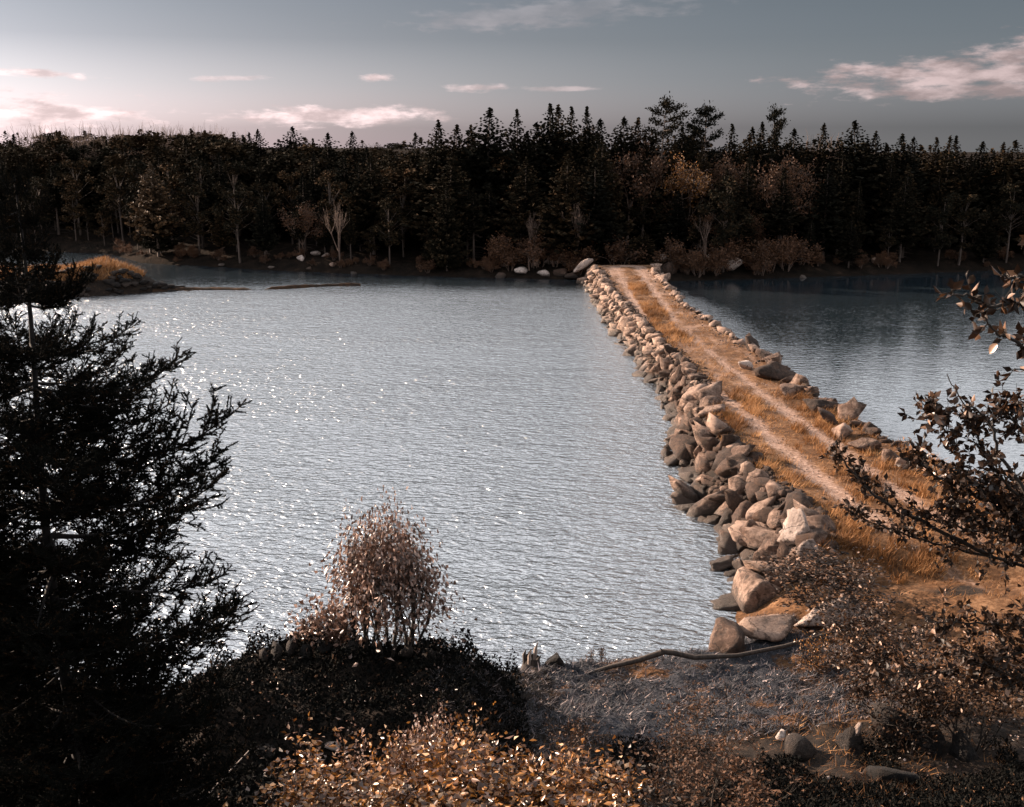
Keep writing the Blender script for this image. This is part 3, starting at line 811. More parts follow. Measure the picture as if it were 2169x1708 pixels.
def pine_far(seed, H=13.0, lean=1.0, limbs=15):
    r = np.random.default_rng(seed)
    crown = Acc(); trunk = Acc()
    zz = np.linspace(0, 1, 10)
    tp = np.stack([0.5 * lean * zz ** 2, 0 * zz, zz * H * 0.97], 1)
    tube(trunk, tp, 0.20 * (1 - zz * 0.9), 7)
    P = []; A = []; S = []; Tn = []
    for i in range(limbs):
        t = 0.52 + 0.46 * (i + r.random() * .5) / limbs
        L = 3.1 * (1 - 0.72 * ((t - 0.52) / 0.46) ** 1.3) * r.uniform(0.65, 1.15)
        a = (0 if i % 2 else math.pi) + r.normal(0, 0.7)
        if lean > 0.5 and math.cos(a) > 0: L *= 1.25
        d = np.array([math.cos(a), math.sin(a), 0])
        pts = [np.array([0.5 * lean * t * t, 0, t * H]) + d * L * u + np.array([0, 0, L * (0.02 * u + 0.30 * u * u)]) for u in np.linspace(0, 1, 6)]
        tube(trunk, pts, np.linspace(0.07, 0.015, 6), 4)
        for u in np.linspace(0.22, 1, int(11 * L / 2 + 3)):
            k = u * 5; k0 = min(int(k), 4)
            p = pts[k0] * (1 - (k - k0)) + pts[k0 + 1] * (k - k0)
            for q in range(15):
                o = r.normal(0, 1, 3) * np.array([0.26, 0.26, 0.12])
                P.append(p + o + np.array([0, 0, 0.12])); A.append(d * 0.8 + r.normal(0, 0.7, 3) + np.array([0, 0, 0.7])); S.append(r.uniform(0.16, 0.34)); Tn.append(0.5 * r.random())
    for i in range(260):
        o = r.normal(0, 1, 3) * np.array([0.32, 0.32, 0.35]); P.append(np.array([0.5 * lean, 0, H * 0.965]) + o); A.append(r.normal(0, .6, 3) + np.array([0, 0, 1])); S.append(r.uniform(.15, .32)); Tn.append(.3)
    S = np.array(S)
    leaves(crown, np.array(P), np.array(A), S, S * 0.5, np.array(Tn), 0.15, r)
    return crown.build('crown', M_needle_far), trunk.build('trunk', M_trunkfar, True)
ROUND = [round_far(560 + i) for i in range(4)]
PINE = [pine_far(601, 13, 1.0, 15), pine_far(602, 13, 0.1, 18), pine_far(603, 13, 0.2, 14)]

def grow(r, acc, p, d, L, rad, depth, tips, spread=0.5, up=0.15, tint=0.5, sides=4, nchild=(2, 4)):
    n = 4
    pts = [np.array(p, float)]; dd = np.array(d, float)
    for i in range(n):
        dd = norm(dd + r.normal(0, 0.12, 3) + np.array([0, 0, up * 0.4]))
        pts.append(pts[-1] + dd * L / n)
    tube(acc, pts, np.linspace(rad, rad * 0.55, n + 1), sides if depth > 1 else 3, tint)
    if depth == 0:
        tips.append((pts, dd)); return
    for c in range(r.integers(nchild[0], nchild[1] + 1)):
        k = r.integers(2, n + 1)
        nd = norm(dd + r.normal(0, spread, 3) + np.array([0, 0, up]))
        grow(r, acc, pts[k], nd, L * r.uniform(0.55, 0.8), rad * 0.5, depth - 1, tips, spread, up, tint, sides, nchild)
    if depth == 1: tips.append((pts, dd))
def leafy(seed, H, trunk_h, depth, nleaf, lsize, leafmat, barkmat, spread=0.55, stems=1, rad=0.09, up=0.2, scatter_=0.12, nchild=(3, 4), flat=None):
    r = np.random.default_rng(seed)
    wood = Acc(); lf = Acc(); tips = []
    for s in range(stems):
        a = r.uniform(0, 6.28); out = 0.0 if stems == 1 else r.uniform(0.15, 0.55)
        d = norm(np.array([math.cos(a) * out, math.sin(a) * out, 1.0]))
        grow(r, wood, (math.cos(a) * 0.06 * stems ** .5, math.sin(a) * 0.06 * stems ** .5, 0), d, trunk_h, rad, depth, tips, spread, up, nchild=nchild)
    # normalise height
    if nleaf:
        P = []; A = []
        for i in range(nleaf):
            pts, dd = tips[r.integers(len(tips))]
            u = r.random() * 3.999; k = int(u)
            p = pts[k] * (1 - u + k) + pts[k + 1] * (u - k)
            P.append(p + r.normal(0, scatter_, 3)); A.append(dd * 0.5 + r.normal(0, 0.8, 3))
        P = np.array(P)
        leaves(lf, P, np.array(A), r.uniform(0.7, 1.2, nleaf) * lsize, r.uniform(0.45, 0.7, nleaf) * lsize, r.random(nleaf), 0.2, r)
    top = max(v[:, 2].max() for v in wood.v)
    if nleaf: top = max(top, np.percentile(lf.v[0][:, 2], 99.5))
    k = H / top
    for A_ in (wood, lf):
        for v in A_.v: v *= k
    return (lf.build('foliage', leafmat) if nleaf else None), wood.build('trunk', barkmat, True)
M_twig = mat_bark('pale_twigs', (0.05, 0.033, 0.025), (0.16, 0.105, 0.08), 3)
BARE = [leafy(700 + i, 9.0, 3.2, 4, 0, 0, None, M_twig, 0.42, 1, 0.17, 0.35, nchild=(3, 4)) for i in range(3)]
AUTUMN = [leafy(710 + i, 8.0, 2.6, 4, 2600, 0.17, m, M_twig, 0.6, 1, 0.10, 0.15, 0.22, nchild=(2, 4)) for i, m in enumerate((M_russet, M_yellow, M_russet))]
BUSH = [leafy(720 + i, 2.0, 0.9, 3, 1500, 0.15, m, M_twig, 0.7, 6, 0.03, 0.1, 0.12, nchild=(2, 3)) for i, m in enumerate((M_russet, M_russet, M_russet))]

def place_tree(kind, protos, x, y, ztop, label, cat, group=None, base_H=12.0, wide=1.0, name=None, crown_name='crown'):
    zb = float(far_h(np.array(x), np.array(y))) - 0.1
    h = ztop - zb
    k = h / base_H
    root = thing(kind, label, cat, (x, y, zb), (0, 0, random.uniform(0, 6.28) if wide > 0 else 0), group)
    w = abs(wide) * (0.55 * k + 0.45 * min(1.0, k * 1.1))
    c, tr = protos[random.randrange(len(protos))] if isinstance(protos, list) else protos
    if c: obj(crown_name, c, root, scale=(w, w, k))
    obj('trunk', tr, root, scale=(w, w, k))
    return root

def top_at(xD, yD, dist):
    p = at_d(xD, yD, dist); return p
# trees whose outline stands against the sky: (picture x, picture y of the top, distance, kind, label)
KEY = [
 (1400, 213, 112, 'p0', 'wind swept pine with up-curving limbs, tallest on the skyline'),
 (1495, 228, 113, 'p1', 'broad round topped pine right of the wind swept pine'),
 (1640, 231, 113, 'p2', 'dense pine with a rounded top above the bare shore tree'),
 (1030, 232, 110, 's5', 'tall pointed spruce, first high peak left of the causeway'),
 (1096, 235, 111, 's6', 'narrow spruce with a separate tip right of the first high peak'),
 (1165, 224, 112, 's0', 'tall spruce on the left side of the highest dark cluster'),
 (1188, 226, 115, 's3', 'spruce in the middle of the highest dark cluster'),
 (1212, 230, 112, 's6', 'slim spruce with layered tip in the highest dark cluster'),
 (1246, 230, 113, 's1', 'pointed spruce ending the highest dark cluster on its right'),
 (1268, 255, 115, 's0', 'lower spruce stepping down right of the highest cluster'),
 (1138, 262, 113, 's5', 'lower spruce between narrow tip and highest cluster'),
 (925, 258, 110, 's0', 'spruce starting the high tree line beside the bare leaning snag'),
 (960, 268, 112, 's3', 'blunt spruce just right of the one starting the high line'),
 (1000, 268, 114, 's1', 'spruce shoulder just left of the first high peak'),
 (1322, 250, 112, 's3', 'spruce standing alone left of the wind swept pine'),
 (1352, 253, 114, 's0', 'spruce directly left of the wind swept pine'),
 (1450, 268, 115, 's5', 'short spruce between the two big pines'),
 (1552, 266, 113, 's6', 'slim spruce right of the broad round topped pine'),
 (1590, 272, 115, 's0', 'spruce left of the dense rounded pine'),
 (1612, 262, 113, 's1', 'spruce shoulder touching the dense rounded pine'),
 (1685, 275, 114, 's3', 'spruce right of the dense rounded pine'),
 (1745, 264, 115, 's4', 'thin spruce among pale bare twigs on the skyline'),
 (1815, 259, 113, 's5', 'broad pointed spruce, tallest of the right-hand forest'),
 (1858, 281, 114, 's0', 'spruce next to the broad pointed one on its right'),
 (1905, 287, 114, 's3', 'blunt spruce in the right-hand forest skyline'),
 (1935, 292, 116, 's1', 'small pointed spruce after the blunt one on the right skyline'),
 (1985, 294, 115, 's6', 'thin spike of a spruce on the right skyline'),
 (2012, 290, 113, 's6', 'pair-forming narrow spruce on the right skyline'),
 (2028, 291, 115, 's1', 'second narrow spruce of the pair on the right skyline'),
 (2080, 303, 114, 's0', 'squat spruce near the right end of the skyline'),
 (2125, 304, 115, 's4', 'ragged spruce near the right end of the skyline'),
 (2155, 300, 114, 's5', 'last pointed spruce of the right skyline'),
 (620, 270, 135, 's5', 'wide spruce rising from the low saddle left of centre'),
 (548, 276, 138, 's0', 'pointed spruce at the right end of the bare-topped hill'),
 (527, 282, 135, 's6', 'slim spruce closing the hill crest'),
 (690, 284, 125, 's3', 'ragged spruce in the saddle right of the wide one'),
 (745, 280, 122, 's1', 'small spruce tip in the saddle before the leaning snag'),
 (880, 283, 118, 's6', 'tiny spruce tip right of the leaning snag'),
]
random.seed(3)
for xD, yD, dist, k, lab in KEY:
    p = at_d(xD, yD, dist)
    if k[0] == 'p':
        root = place_tree('pine_tree', PINE[int(k[1])], p[0], p[1], p[2], lab, 'pine tree', 'trees along the far skyline', 13.0, wide=-1.0)
        root.rotation_euler.z = {0: 0.2, 1: 0.5, 2: 1.0}[int(k[1])]
        if k == 'p2':
            for ch in root.children: ch.scale.x *= 0.8; ch.scale.y *= 0.8
    else:
        place_tree('spruce_tree', SPRUCE[int(k[1])], p[0], p[1], p[2], lab, 'spruce tree', 'trees along the far skyline', wide={'5': 1.75, '3': 1.6, '0': 1.5}.get(k[1], 1.3))
SKY = [(-400, 262), (0, 270), (100, 267), (250, 266), (450, 262), (520, 280), (560, 292), (620, 285), (700, 292), (860, 294), (910, 285), (1000, 285), (1060, 280), (1130, 268), (1250, 262), (1290, 288),
       (1350, 275), (1500, 285), (1590, 282), (1700, 288), (1780, 290), (1850, 292), (1950, 300), (2168, 310), (2600, 315)]
def sky_y(x): return float(np.interp(x, [a for a, b in SKY], [b for a, b in SKY]))
# forest fill: jittered rows, every tree its own thing
ZL = 'dark spruce packed in the shaded forest on the hill left of the saddle'
ZM = 'dark spruce packed in the shaded forest left of the causeway end'
ZR = 'dark spruce packed in the shaded forest right of the causeway end'
MARKS = [(60, 'trunk of the tall foreground spruce'), (150, 'headland grass'), (230, 'tip of the headland'), (330, 'brown tree on the left shore tip'), (420, 'middle of the bare crest'), (500, 'right end of the bare crest'),
         (548, 'spruce ending the bare crest'), (620, 'wide saddle spruce'), (690, 'ragged saddle spruce'), (745, 'small saddle tip'), (820, 'low saddle'), (870, 'leaning snag'), (925, 'spruce starting the high line'),
         (960, 'blunt spruce of the high line'), (1030, 'first high peak'), (1096, 'narrow separate tip'), (1138, 'shoulder before the highest cluster'), (1188, 'highest dark cluster'), (1246, 'end of the highest cluster'),
         (1295, 'dip beside the wind swept pine'), (1322, 'lone spruce left of the pine'), (1400, 'wind swept pine'), (1450, 'yellow leaved tree'), (1495, 'broad round topped pine'), (1552, 'slim spruce after the broad pine'),
         (1600, 'spruce before the rounded pine'), (1640, 'dense rounded pine'), (1690, 'spruce after the rounded pine'), (1745, 'thin spruce among bare twigs'), (1815, 'broad pointed spruce'), (1858, 'neighbour of the broad pointed spruce'),
         (1905, 'blunt skyline spruce'), (1950, 'small skyline tip'), (1985, 'thin skyline spike'), (2020, 'pair of narrow spruces'), (2080, 'squat skyline spruce'), (2125, 'ragged skyline spruce'), (2160, 'last skyline spruce'), (2230, 'right picture edge')]
def mark(xD):
    i = min(range(len(MARKS)), key=lambda j: abs(MARKS[j][0] - xD))
    return i, MARKS[i][1]
SEEN = {}
def uniq(lab):
    lab = lab.replace('the tall foreground', 'foreground')
    SEEN.setdefault(lab, []).append(1)
    n = len(SEEN[lab])
    return lab if n == 1 else lab + (', right-hand one' if n == 2 else ', ' + ('third', 'fourth', 'fifth', 'sixth')[min(n - 3, 3)] + ' one')
count = 0
r = np.random.default_rng(17)
rows = [(3.2, 2.7, (35, 190)), (6.5, 2.9, (12, 110)), (11, 3.2, (4, 55)), (16.0, 3.6, (2, 26))]
for inland, step, (a, b) in rows:
    x = -62.0
    while x < 64:
        xx = x + r.uniform(-1.1, 1.1); yy_ = float(far_y(xx)) + inland + r.uniform(-1.5, 1.5)
        x += step
        xD = 1084 + xx / (yy_ * math.cos(PITCH) + 8 * math.sin(PITCH)) * FPX
        if xD < -160 or xD > 2330: continue
        if 1330 < xD < 1420 and inland < 10: continue          # where the track enters the forest
        extra = 30 * (xD < 560)
        yt = sky_y(xD) + r.uniform(a, b) + (extra if inland < 14 else 0)
        p = at_d(xD, yt, yy_)
        row = {3.2: 'shore row spruce', 6.5: 'second row spruce', 11: 'third row spruce', 16.0: 'back row spruce'}[inland]
        lab = uniq(row + ' below the ' + mark(xD)[1]) if xD < 2230 and xD > 30 else uniq(row + (' beyond the right edge' if xD > 100 else ' beyond the left edge'))
        rd = r.random() < (.55 if xD < 900 else .22)
        if rd: place_tree('broadleaf_tree', ROUND, xx, yy_, p[2] - r.uniform(0, 1.2), lab.replace('spruce', 'round crowned tree', 1), 'tree', 'round crowned trees in the far forest', wide=r.uniform(.9, 1.5))
        else: place_tree('spruce_tree', SPRUCE, xx, yy_, p[2] - r.uniform(0, 1.0), lab, 'spruce tree', 'spruces filling the far forest', wide=r.uniform(.8, 1.75))
        count += 1
# deeper forest, one mass: simple spruces behind the rows
fa = Acc()
lo = [spruce_far(540 + i, 12.0, 0.04, 0.2, 110) for i in range(3)]
LOV = []
for c, tr in lo + ROUND[:2]:
    V = np.empty(len(c.vertices) * 3, np.float32); c.vertices.foreach_get('co', V); V = V.reshape(-1, 3)
    Fq = np.empty(len(c.polygons) * 3, np.int32); c.polygons.foreach_get('vertices', Fq); LOV.append((V.astype(float), Fq.reshape(-1, 3)))
for inland, step in ((15, 3.0), (22, 3.0), (28, 3.3), (34, 3.6), (42, 4), (52, 4.5), (64, 5)):
    x = -95.0
    while x < 90:
        xx = x + r.uniform(-1.5, 1.5); yy_ = float(far_y(xx)) + inland + r.uniform(-2, 2); x += step
        xD = 1084 + xx / (yy_ * math.cos(PITCH)) * FPX
        p = at_d(xD, sky_y(xD) + r.uniform(4, 40), yy_)
        zb = float(far_h(np.array(xx), np.array(yy_)))
        k = (p[2] - zb) / 12.0
        if k < 0.15: continue
        V, Fq = LOV[r.integers(5) if xD < 900 else r.integers(3)]
        a = r.uniform(0, 6.28); ca, sa = math.cos(a) , math.sin(a)
        w = 1.2 + 0.6 * k
        fa.add(np.stack([(V[:, 0] * ca - V[:, 1] * sa) * w, (V[:, 0] * sa + V[:, 1] * ca) * w, V[:, 2] * k], 1) + np.array([xx, yy_, zb]), Fq, r.uniform(0, .6))
obj('forest', fa.build('forest', M_needle_far), kind='stuff')
ORD = 'first second third fourth fifth sixth seventh eighth ninth tenth eleventh twelfth thirteenth fourteenth fifteenth sixteenth seventeenth eighteenth nineteenth twentieth twenty-first twenty-second twenty-third twenty-fourth twenty-fifth'.split()
for i, xD in enumerate(list(range(60, 520, 19)) + [1712, 1733, 1768, 870, 1240, 1302]):
    dist = 150 + r.uniform(-8, 8) if xD < 560 else 116 + r.uniform(-2, 3)
    if xD < 560: yt = sky_y(xD) - r.uniform(-4, 14) - 3
    else: yt = {1712: 276, 1733: 270, 1768: 280, 870: 268, 1240: 262, 1302: 275}[xD]
    p = at_d(xD + r.uniform(-5, 5), yt, dist)
    lab = 'pale leafless tree on the left hill crest, %s from the left' % ORD[i] if i < 25 else ''
    grp = 'bare trees on the left hill crest'
    if xD > 560:
        lab = {1712: 'pale leafless tree on the skyline left of the thin spruce', 1733: 'pale leafless tree touching the thin skyline spruce', 1768: 'pale leafless tree on the skyline right of the thin spruce',
               870: 'leaning bare snag poking above the saddle', 1240: 'bare tree behind the highest dark cluster', 1302: 'bare tree in the dip left of the wind swept pine'}[xD]
        grp = 'bare trees along the far skyline'
    t = place_tree('bare_tree', BARE, p[0], p[1], p[2], lab, 'bare tree', grp, 9.0)
    if xD == 870: t.rotation_euler = (0.0, 0.35, 0.2)
# autumn trees at the forest edge
for xD, yD, dist in ((1120, 440, 103), (1212, 420, 103), (1480, 450, 103), (715, 420, 104)):
    p = at_d(xD, yD, dist)
    place_tree('dead_tree', BARE, p[0], float(far_y(p[0])) + 1.6, p[2], 'pale dead tree at the water edge below the ' + mark(xD)[1], 'dead tree', 'pale dead trees along the shore', 9.0, wide=.8)
for xD, yD, dist, k, lab in ((1452, 322, 108, 1, 'yellow leaved tree glowing beneath the broad round topped pine'), (1530, 330, 109, 0, 'russet tree below and right of the yellow leaved one'),
                             (1660, 330, 106, 0, 'spreading shore tree with pale limbs below the dense pine'), (1335, 300, 108, 2, 'russet crown below the lone spruce near the wind swept pine'),
                             (640, 430, 108, 0, 'brownish small tree on the left shore'), (1500, 440, 104, 2, 'russet tree with pale stems right of the track end'),
                             (1590, 450, 104, 0, 'russet tree furthest right in the sunlit thicket')):
    p = at_d(xD, yD, dist)
    place_tree('autumn_tree', AUTUMN[k], p[0], p[1], p[2], lab, 'autumn tree', 'autumn trees at the forest edge', 8.0, crown_name='foliage')
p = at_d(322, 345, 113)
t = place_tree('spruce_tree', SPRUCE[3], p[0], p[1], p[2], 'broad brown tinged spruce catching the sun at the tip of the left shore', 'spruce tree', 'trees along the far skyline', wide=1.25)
M_brown = mat_foliage('sunlit_brown_needles', [(0.0, (0.03, 0.022, 0.014)), (0.5, (0.075, 0.045, 0.024)), (1.0, (0.22, 0.125, 0.06))], 0.7, 0, 0.1, 0.15)  # sunshine on this one crown is put into its needle colour
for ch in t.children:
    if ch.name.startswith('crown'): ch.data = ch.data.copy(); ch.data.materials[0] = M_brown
# russet bushes along the far shore, the taller ones added to imitate warm haze
r = np.random.default_rng(23)
for xD in sorted(r.uniform(90, 2180, 84)):
    if 1300 < xD < 1400: continue
    glow = 1050 < xD < 1700
    inland = r.uniform(1.0, 3.4)
    p0 = at_d(xD, 560, 104); xx = p0[0]; yy_ = float(far_y(xx)) + inland
    zb = float(far_h(np.array(xx), np.array(yy_)))
    h = r.uniform(1.5, 3.2) if glow else r.uniform(0.6, 1.3)
    root = thing('russet_bush', uniq(('russet haze bush' if glow else 'low shore bush') + ' under the ' + mark(xD)[1]), 'bush', (xx, yy_, zb - .05), (0, 0, r.uniform(0, 6.28)), 'bushes along the far shore')
    q = BUSH[r.integers(3)]; k = h / 2
    obj('foliage', q[0], root, scale=(k * 1.2, k * 1.2, k)); obj('trunk', q[1], root, scale=(k * 1.2, k * 1.2, k))
# small spruce by the track end
p = at(1364, 557, 1.5)
zt = at_d(1364, 497, p[1])[2]
place_tree('spruce_tree', SPRUCE[5], p[0], p[1] + 2.0, zt + .2, 'small dense spruce standing alone beside the far end of the track', 'spruce tree', 'trees along the far skyline', 12.0, wide=1.9)
# far-shore boulders
r = np.random.default_rng(29)
FARB = [mesh('boulder', *rock_geo(900 + k, 2, 11, 12), None, True, M_rock) for k in range(5)]
FARBP = [mesh('boulder', *rock_geo(920 + k, 2, 11, 12), None, True, M_rockpale) for k in range(3)]
spots = [(1092, 570, .42), (1105, 578, .45), (1122, 562, .55), (1135, 575, .5), (1150, 580, .45), (1158, 563, .45), (1172, 572, .55), (1186, 556, .9), (1190, 580, .5), (1206, 565, .6), (1205, 582, .45), (1222, 575, .55),
         (1236, 586, .45), (1075, 574, .3), (1060, 580, .3), (1010, 582, .35), (960, 584, .3), (1400, 572, .55), (1418, 580, .6), (1432, 574, .45), (1450, 580, .4), (1480, 577, .35), (1512, 571, .55), (1540, 576, .75), (1566, 563, .7), (1590, 558, .8),
         (1650, 573, .45), (1700, 580, .3), (640, 561, .4), (668, 556, .5), (690, 560, .35), (655, 566, .3), (705, 566, .3), (750, 572, .3), (830, 578, .3), (880, 580, .35), (575, 563, .3), (470, 556, .3), (1850, 566, .5), (2120, 558, .5)]
spots.sort()
for xD, yD, s in spots:
    if 1050 < xD < 1250 or 1395 < xD < 1620: s *= 1.4
    p = at(xD, yD, 0.35)
    side = 'left of the causeway' if xD < 1300 else 'right of the causeway'
    o = obj('boulder', (FARBP if r.random() < .55 else FARB)[r.integers(3)], None, (p[0], p[1], float(far_h(np.array(p[0]), np.array(p[1]))) + s * .3), (r.uniform(-.2, .2), r.uniform(-.2, .2), r.uniform(0, 6.28)), (s * 1.25, s, s))
    tag(o, uniq(('large ' if s > .52 else 'small ') + 'shore boulder under the ' + mark(xD)[1]), 'boulder', 'boulders along the far shore')
p = at(1236, 560, 1.6)
o = obj('boulder', FARBP[0], None, p, (0, -0.6, 0.1), (1.15, .6, .42)); tag(o, 'long pale slab tilted up at the far left corner of the causeway', 'boulder')

# ------------------------------------------------------------------ headland and gravel bar on the left
ix, iy, if_ = grid(-75, -24, 205, 78, 104, 105)
def isl_h(x, y):
    c = np.interp(x, [-75, -45, -37, -31, -28, -25], [92, 91.5, 90.5, 90.8, 91.2, 91.5])
    w = np.interp(x, [-75, -45, -37, -31.5, -29, -27], [7.5, 6.8, 5.8, 2.9, 1.0, 0.05])
    v = (y - c) / np.maximum(w, .01)
    pr = 1 - sstep(0.35, 1.0, np.abs(v))
    h = np.interp(x, [-75, -45, -37.5, -34, -31.5, -29.5, -27], [1.3, 1.4, 1.6, 2.3, 1.7, 0.7, 0.2])
    return -0.4 + (h + 0.4) * pr + 0.25 * fbm(x * .7, y * .7, 4, 51) * pr
HSTONE = [mesh('stone', *rock_geo(940 + k, 2, 10, 18), None, False, M_rockdark) for k in range(3)]  # dark stone colour carries the unlit look of the front
me = mesh('headland', np.stack([ix, iy, isl_h(ix, iy)], 1), if_, {'track': 0 * ix, 'weed': 0 * ix, 'humus_shade': (1 - sstep(0.9, 1.5, isl_h(ix, iy)))}, True, M_ground)  # lower face darkened, the headland's unlit front put into colour
headland = obj('headland', me, kind='structure')
r = np.random.default_rng(31)
for i in range(150):
    x = r.uniform(-46, -26.5)
    w = np.interp(x, [-45, -37, -31.5, -29, -27], [6.8, 5.8, 2.9, 1.2, .5]); c = np.interp(x, [-45, -37, -31, -28], [91.5, 90.5, 90.8, 91.2])
    y = c - w * r.uniform(0.35, 1.0)
    s = r.uniform(.25, .5)
    obj('stone', HSTONE[r.integers(3)], headland, (x, y, float(isl_h(np.array(x), np.array(y))) + s * .2), (0, 0, r.uniform(0, 6)), (s * 1.2, s, s * .8))
x_, y_ = scatter(60000, -50, -29, 82, 98)
z_ = isl_h(x_, y_)
k = (z_ > 1.15)
P = np.stack([x_, y_, z_], 1)[k]
tufts('headland_grass', P, RNG.uniform(0.2, 0.5, len(P)), RNG.uniform(.03, .06, len(P)), np.clip(RNG.normal(.5, .3, len(P)), 0, 1))
bx_, by_, bf_ = grid(0, 1, 90, -1, 1, 9)
bx = -29.5 + 16.5 * bx_; bc = 90.2 + 3.6 * bx_ + 0.5 * np.sin(bx_ * 9)
bw = 0.55 * (1 - 0.55 * bx_) * (0.75 + 0.5 * vnoise(bx_ * 14, 0 * bx_, 3))
bz = -0.12 + (0.33 + 0.10 * fbm(bx_ * 22, by_, 3, 6)) * (1 - by_ ** 2) * (1 - 0.35 * sstep(.42, .48, bx_) * (1 - sstep(.52, .58, bx_)) * 2)
obj('gravel_bar', mesh('gravel_bar', np.stack([bx, bc + by_ * bw, bz], 1), bf_, {'track': 0 * bx, 'weed': 0 * bx, 'humus_shade': 0.55 + 0 * bx}, True, M_ground), kind='structure')

# ------------------------------------------------------------------ foreground spruce
def spruce_branch(seed, L=1.7, twigs=26):
    r = np.random.default_rng(seed)
    wood = Acc(); nd = Acc()
    axes = []
    us = np.linspace(0, 1, 12)
    lat = r.normal(0, .05)
    main = np.stack([us * L, lat * np.sin(us * 3) * L, L * (-0.10 * np.sin(us * 2.6) + 0.24 * us ** 2.4)], 1)
    tube(wood, main, np.linspace(0.016, 0.003, 12) * (0.6 + 0.4 * L), 4)
    def pt(u):
        k = min(int(u * 11), 10); f = u * 11 - k
        return main[k] * (1 - f) + main[k + 1] * f, norm(main[k + 1] - main[k])
    axes.append((main[6:], 0.9))
    for i in range(twigs):
        u = 0.16 + 0.82 * (i + r.random() * .6) / twigs
        p, d = pt(min(u, 0.999))
        s = 1 if i % 2 else -1
        side = np.array([-d[1], d[0], 0]) * s
        tl = L * (0.30 * (1 - u) ** 0.7 + 0.09) * r.uniform(0.5, 1.2)
        ang = r.uniform(0.8, 1.45)
        td = norm(d * math.cos(ang) + side * math.sin(ang) + np.array([0, 0, r.uniform(-.55, .65)]))
        q = np.linspace(0, 1, 5)[:, None]
        tp = p + td * tl * q + np.array([0, 0, 1]) * tl * 0.25 * q ** 2
        tube(wood, tp, np.linspace(.005, .002, 5), 3)
        axes.append((tp, 1.0))
        for j in range(int(tl / 0.034)):
            u2 = r.uniform(.15, 1); k = min(int(u2 * 4), 3); p2 = tp[k] * (1 - (u2 * 4 - k)) + tp[k + 1] * (u2 * 4 - k)
            sd2 = norm(np.cross(td, [0, 0, 1])) * (1 if j % 2 else -1)
            d2 = norm(td * .6 + sd2 * r.uniform(.5, 1.2) + np.array([0, 0, r.uniform(-.5, .9)]))
            l2 = r.uniform(.035, .10)
            axes.append((np.stack([p2, p2 + d2 * l2 * .5, p2 + d2 * l2]), 1.0))
    for i in range(5):      # upright leader shoots near the tip
        p, d = pt(r.uniform(.72, .99)); l2 = r.uniform(.10, .22)
        d2 = norm(np.array([d[0] * .3, r.normal(0, .25), 1.0]))
        axes.append((np.stack([p, p + d2 * l2 * .5, p + d2 * l2]), .8))
    P = []; A = []; T = []
    for pts, dens in axes:
        seg = np.linalg.norm(np.diff(pts, axis=0), axis=1).sum()
        n = int(seg * 560 * dens)
        if n < 3: n = 3
        u = r.random(n) * (len(pts) - 1) * 0.999; k = u.astype(int); f = (u - k)[:, None]
        p = pts[k] * (1 - f) + pts[k + 1] * f
        d = norm(pts[k + 1] - pts[k])
        P.append(p); A.append(norm(d * 1.15 + norm(r.normal(size=(n, 3))) * 0.9)); T.append(np.clip(r.random(n) * 0.6 + 0.4 * (r.random() < .12), 0, 1))
    P = np.vstack(P); A = np.vstack(A); T = np.concatenate(T)
    n = len(P)
    S = norm(np.cross(A, r.normal(size=(n, 3)))) * 0.0046
    ln = r.uniform(.016, .030, n)[:, None]
    V = np.stack([P - S, P + S, P + A * ln], 1).reshape(-1, 3)
    nd.add(V, np.arange(3 * n).reshape(-1, 3), np.repeat(T, 3))
    a = Acc()
    return nd, wood
M_NB = []
for i in range(6):
    nd, wd = spruce_branch(1000 + i, 1.7, 44)
    # one mesh with two materials
    V = np.vstack(nd.v + wd.v); Fn = np.vstack(nd.f); Fw = np.vstack(wd.f) + nd.n
    me = mesh('branch', V, np.vstack([Fn, Fw]), {'tint': np.concatenate(nd.a + wd.a)}, False, M_needle)
    me.materials.append(M_darkbark)
    mi = np.zeros(len(me.polygons), np.int32); mi[len(Fn):] = 1
    me.polygons.foreach_set('material_index', mi)
    M_NB.append(me)
def near_spruce(base, ztop, reach, label, seed, step=0.34, per=11, cap=1.62, lean=0.0, rate=0.60):
    r = np.random.default_rng(seed)
    root = thing('spruce_tree', label, 'spruce tree', base, (0, 0, 0), 'foreground spruces')
    H = ztop - base[2]
    ta = Acc(); zz = np.linspace(0, 1, 12)
    tube(ta, np.stack([lean * zz + 0.03 * np.sin(zz * 9), 0 * zz, zz * H], 1), 0.06 * (1 - 0.9 * zz) * H / 5.5, 8)
    obj('trunk', ta.build('trunk', M_darkbark, True), root)
    z = 0.25
    i = 0
    while z < H - 0.08:
        for q in range(per if z < H - 1 else 5):
            a = i * 2.39996 + r.normal(0, .25); i += 1
            if r.random() < .12: continue
            L = min(cap, 0.14 + rate * (H - z)) * r.uniform(0.5, 1.15) * reach
            k = L / 1.7
            zz_ = z + r.uniform(-.05, .05)
            t = zz_ / H
            up = -(0.45 * max(0, (t - .6))) + 0.10 * (1 - t) + r.uniform(-.15, .15)
            obj('branch', M_NB[r.integers(6)], root, (lean * t, 0, zz_), (r.uniform(-.35, .35), up, a), (k, k, max(k, .5)))
        z += step * (1.0 if z < H - 1.4 else .62) * r.uniform(.8, 1.2)
    return root
# spruce trunk stands 9 m away at the left edge
p = at_d(66, 700, 9.0)
bz = float(near_h(np.array(p[0]), np.array(9.0), False))
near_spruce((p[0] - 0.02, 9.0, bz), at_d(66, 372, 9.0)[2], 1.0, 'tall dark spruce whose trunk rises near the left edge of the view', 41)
near_spruce((-5.1, 10.4, float(near_h(np.array(-5.1), np.array(10.4), False))), 7.7, 0.9, 'shorter spruce crowding the foot of the tall one', 42, per=8, step=.3)
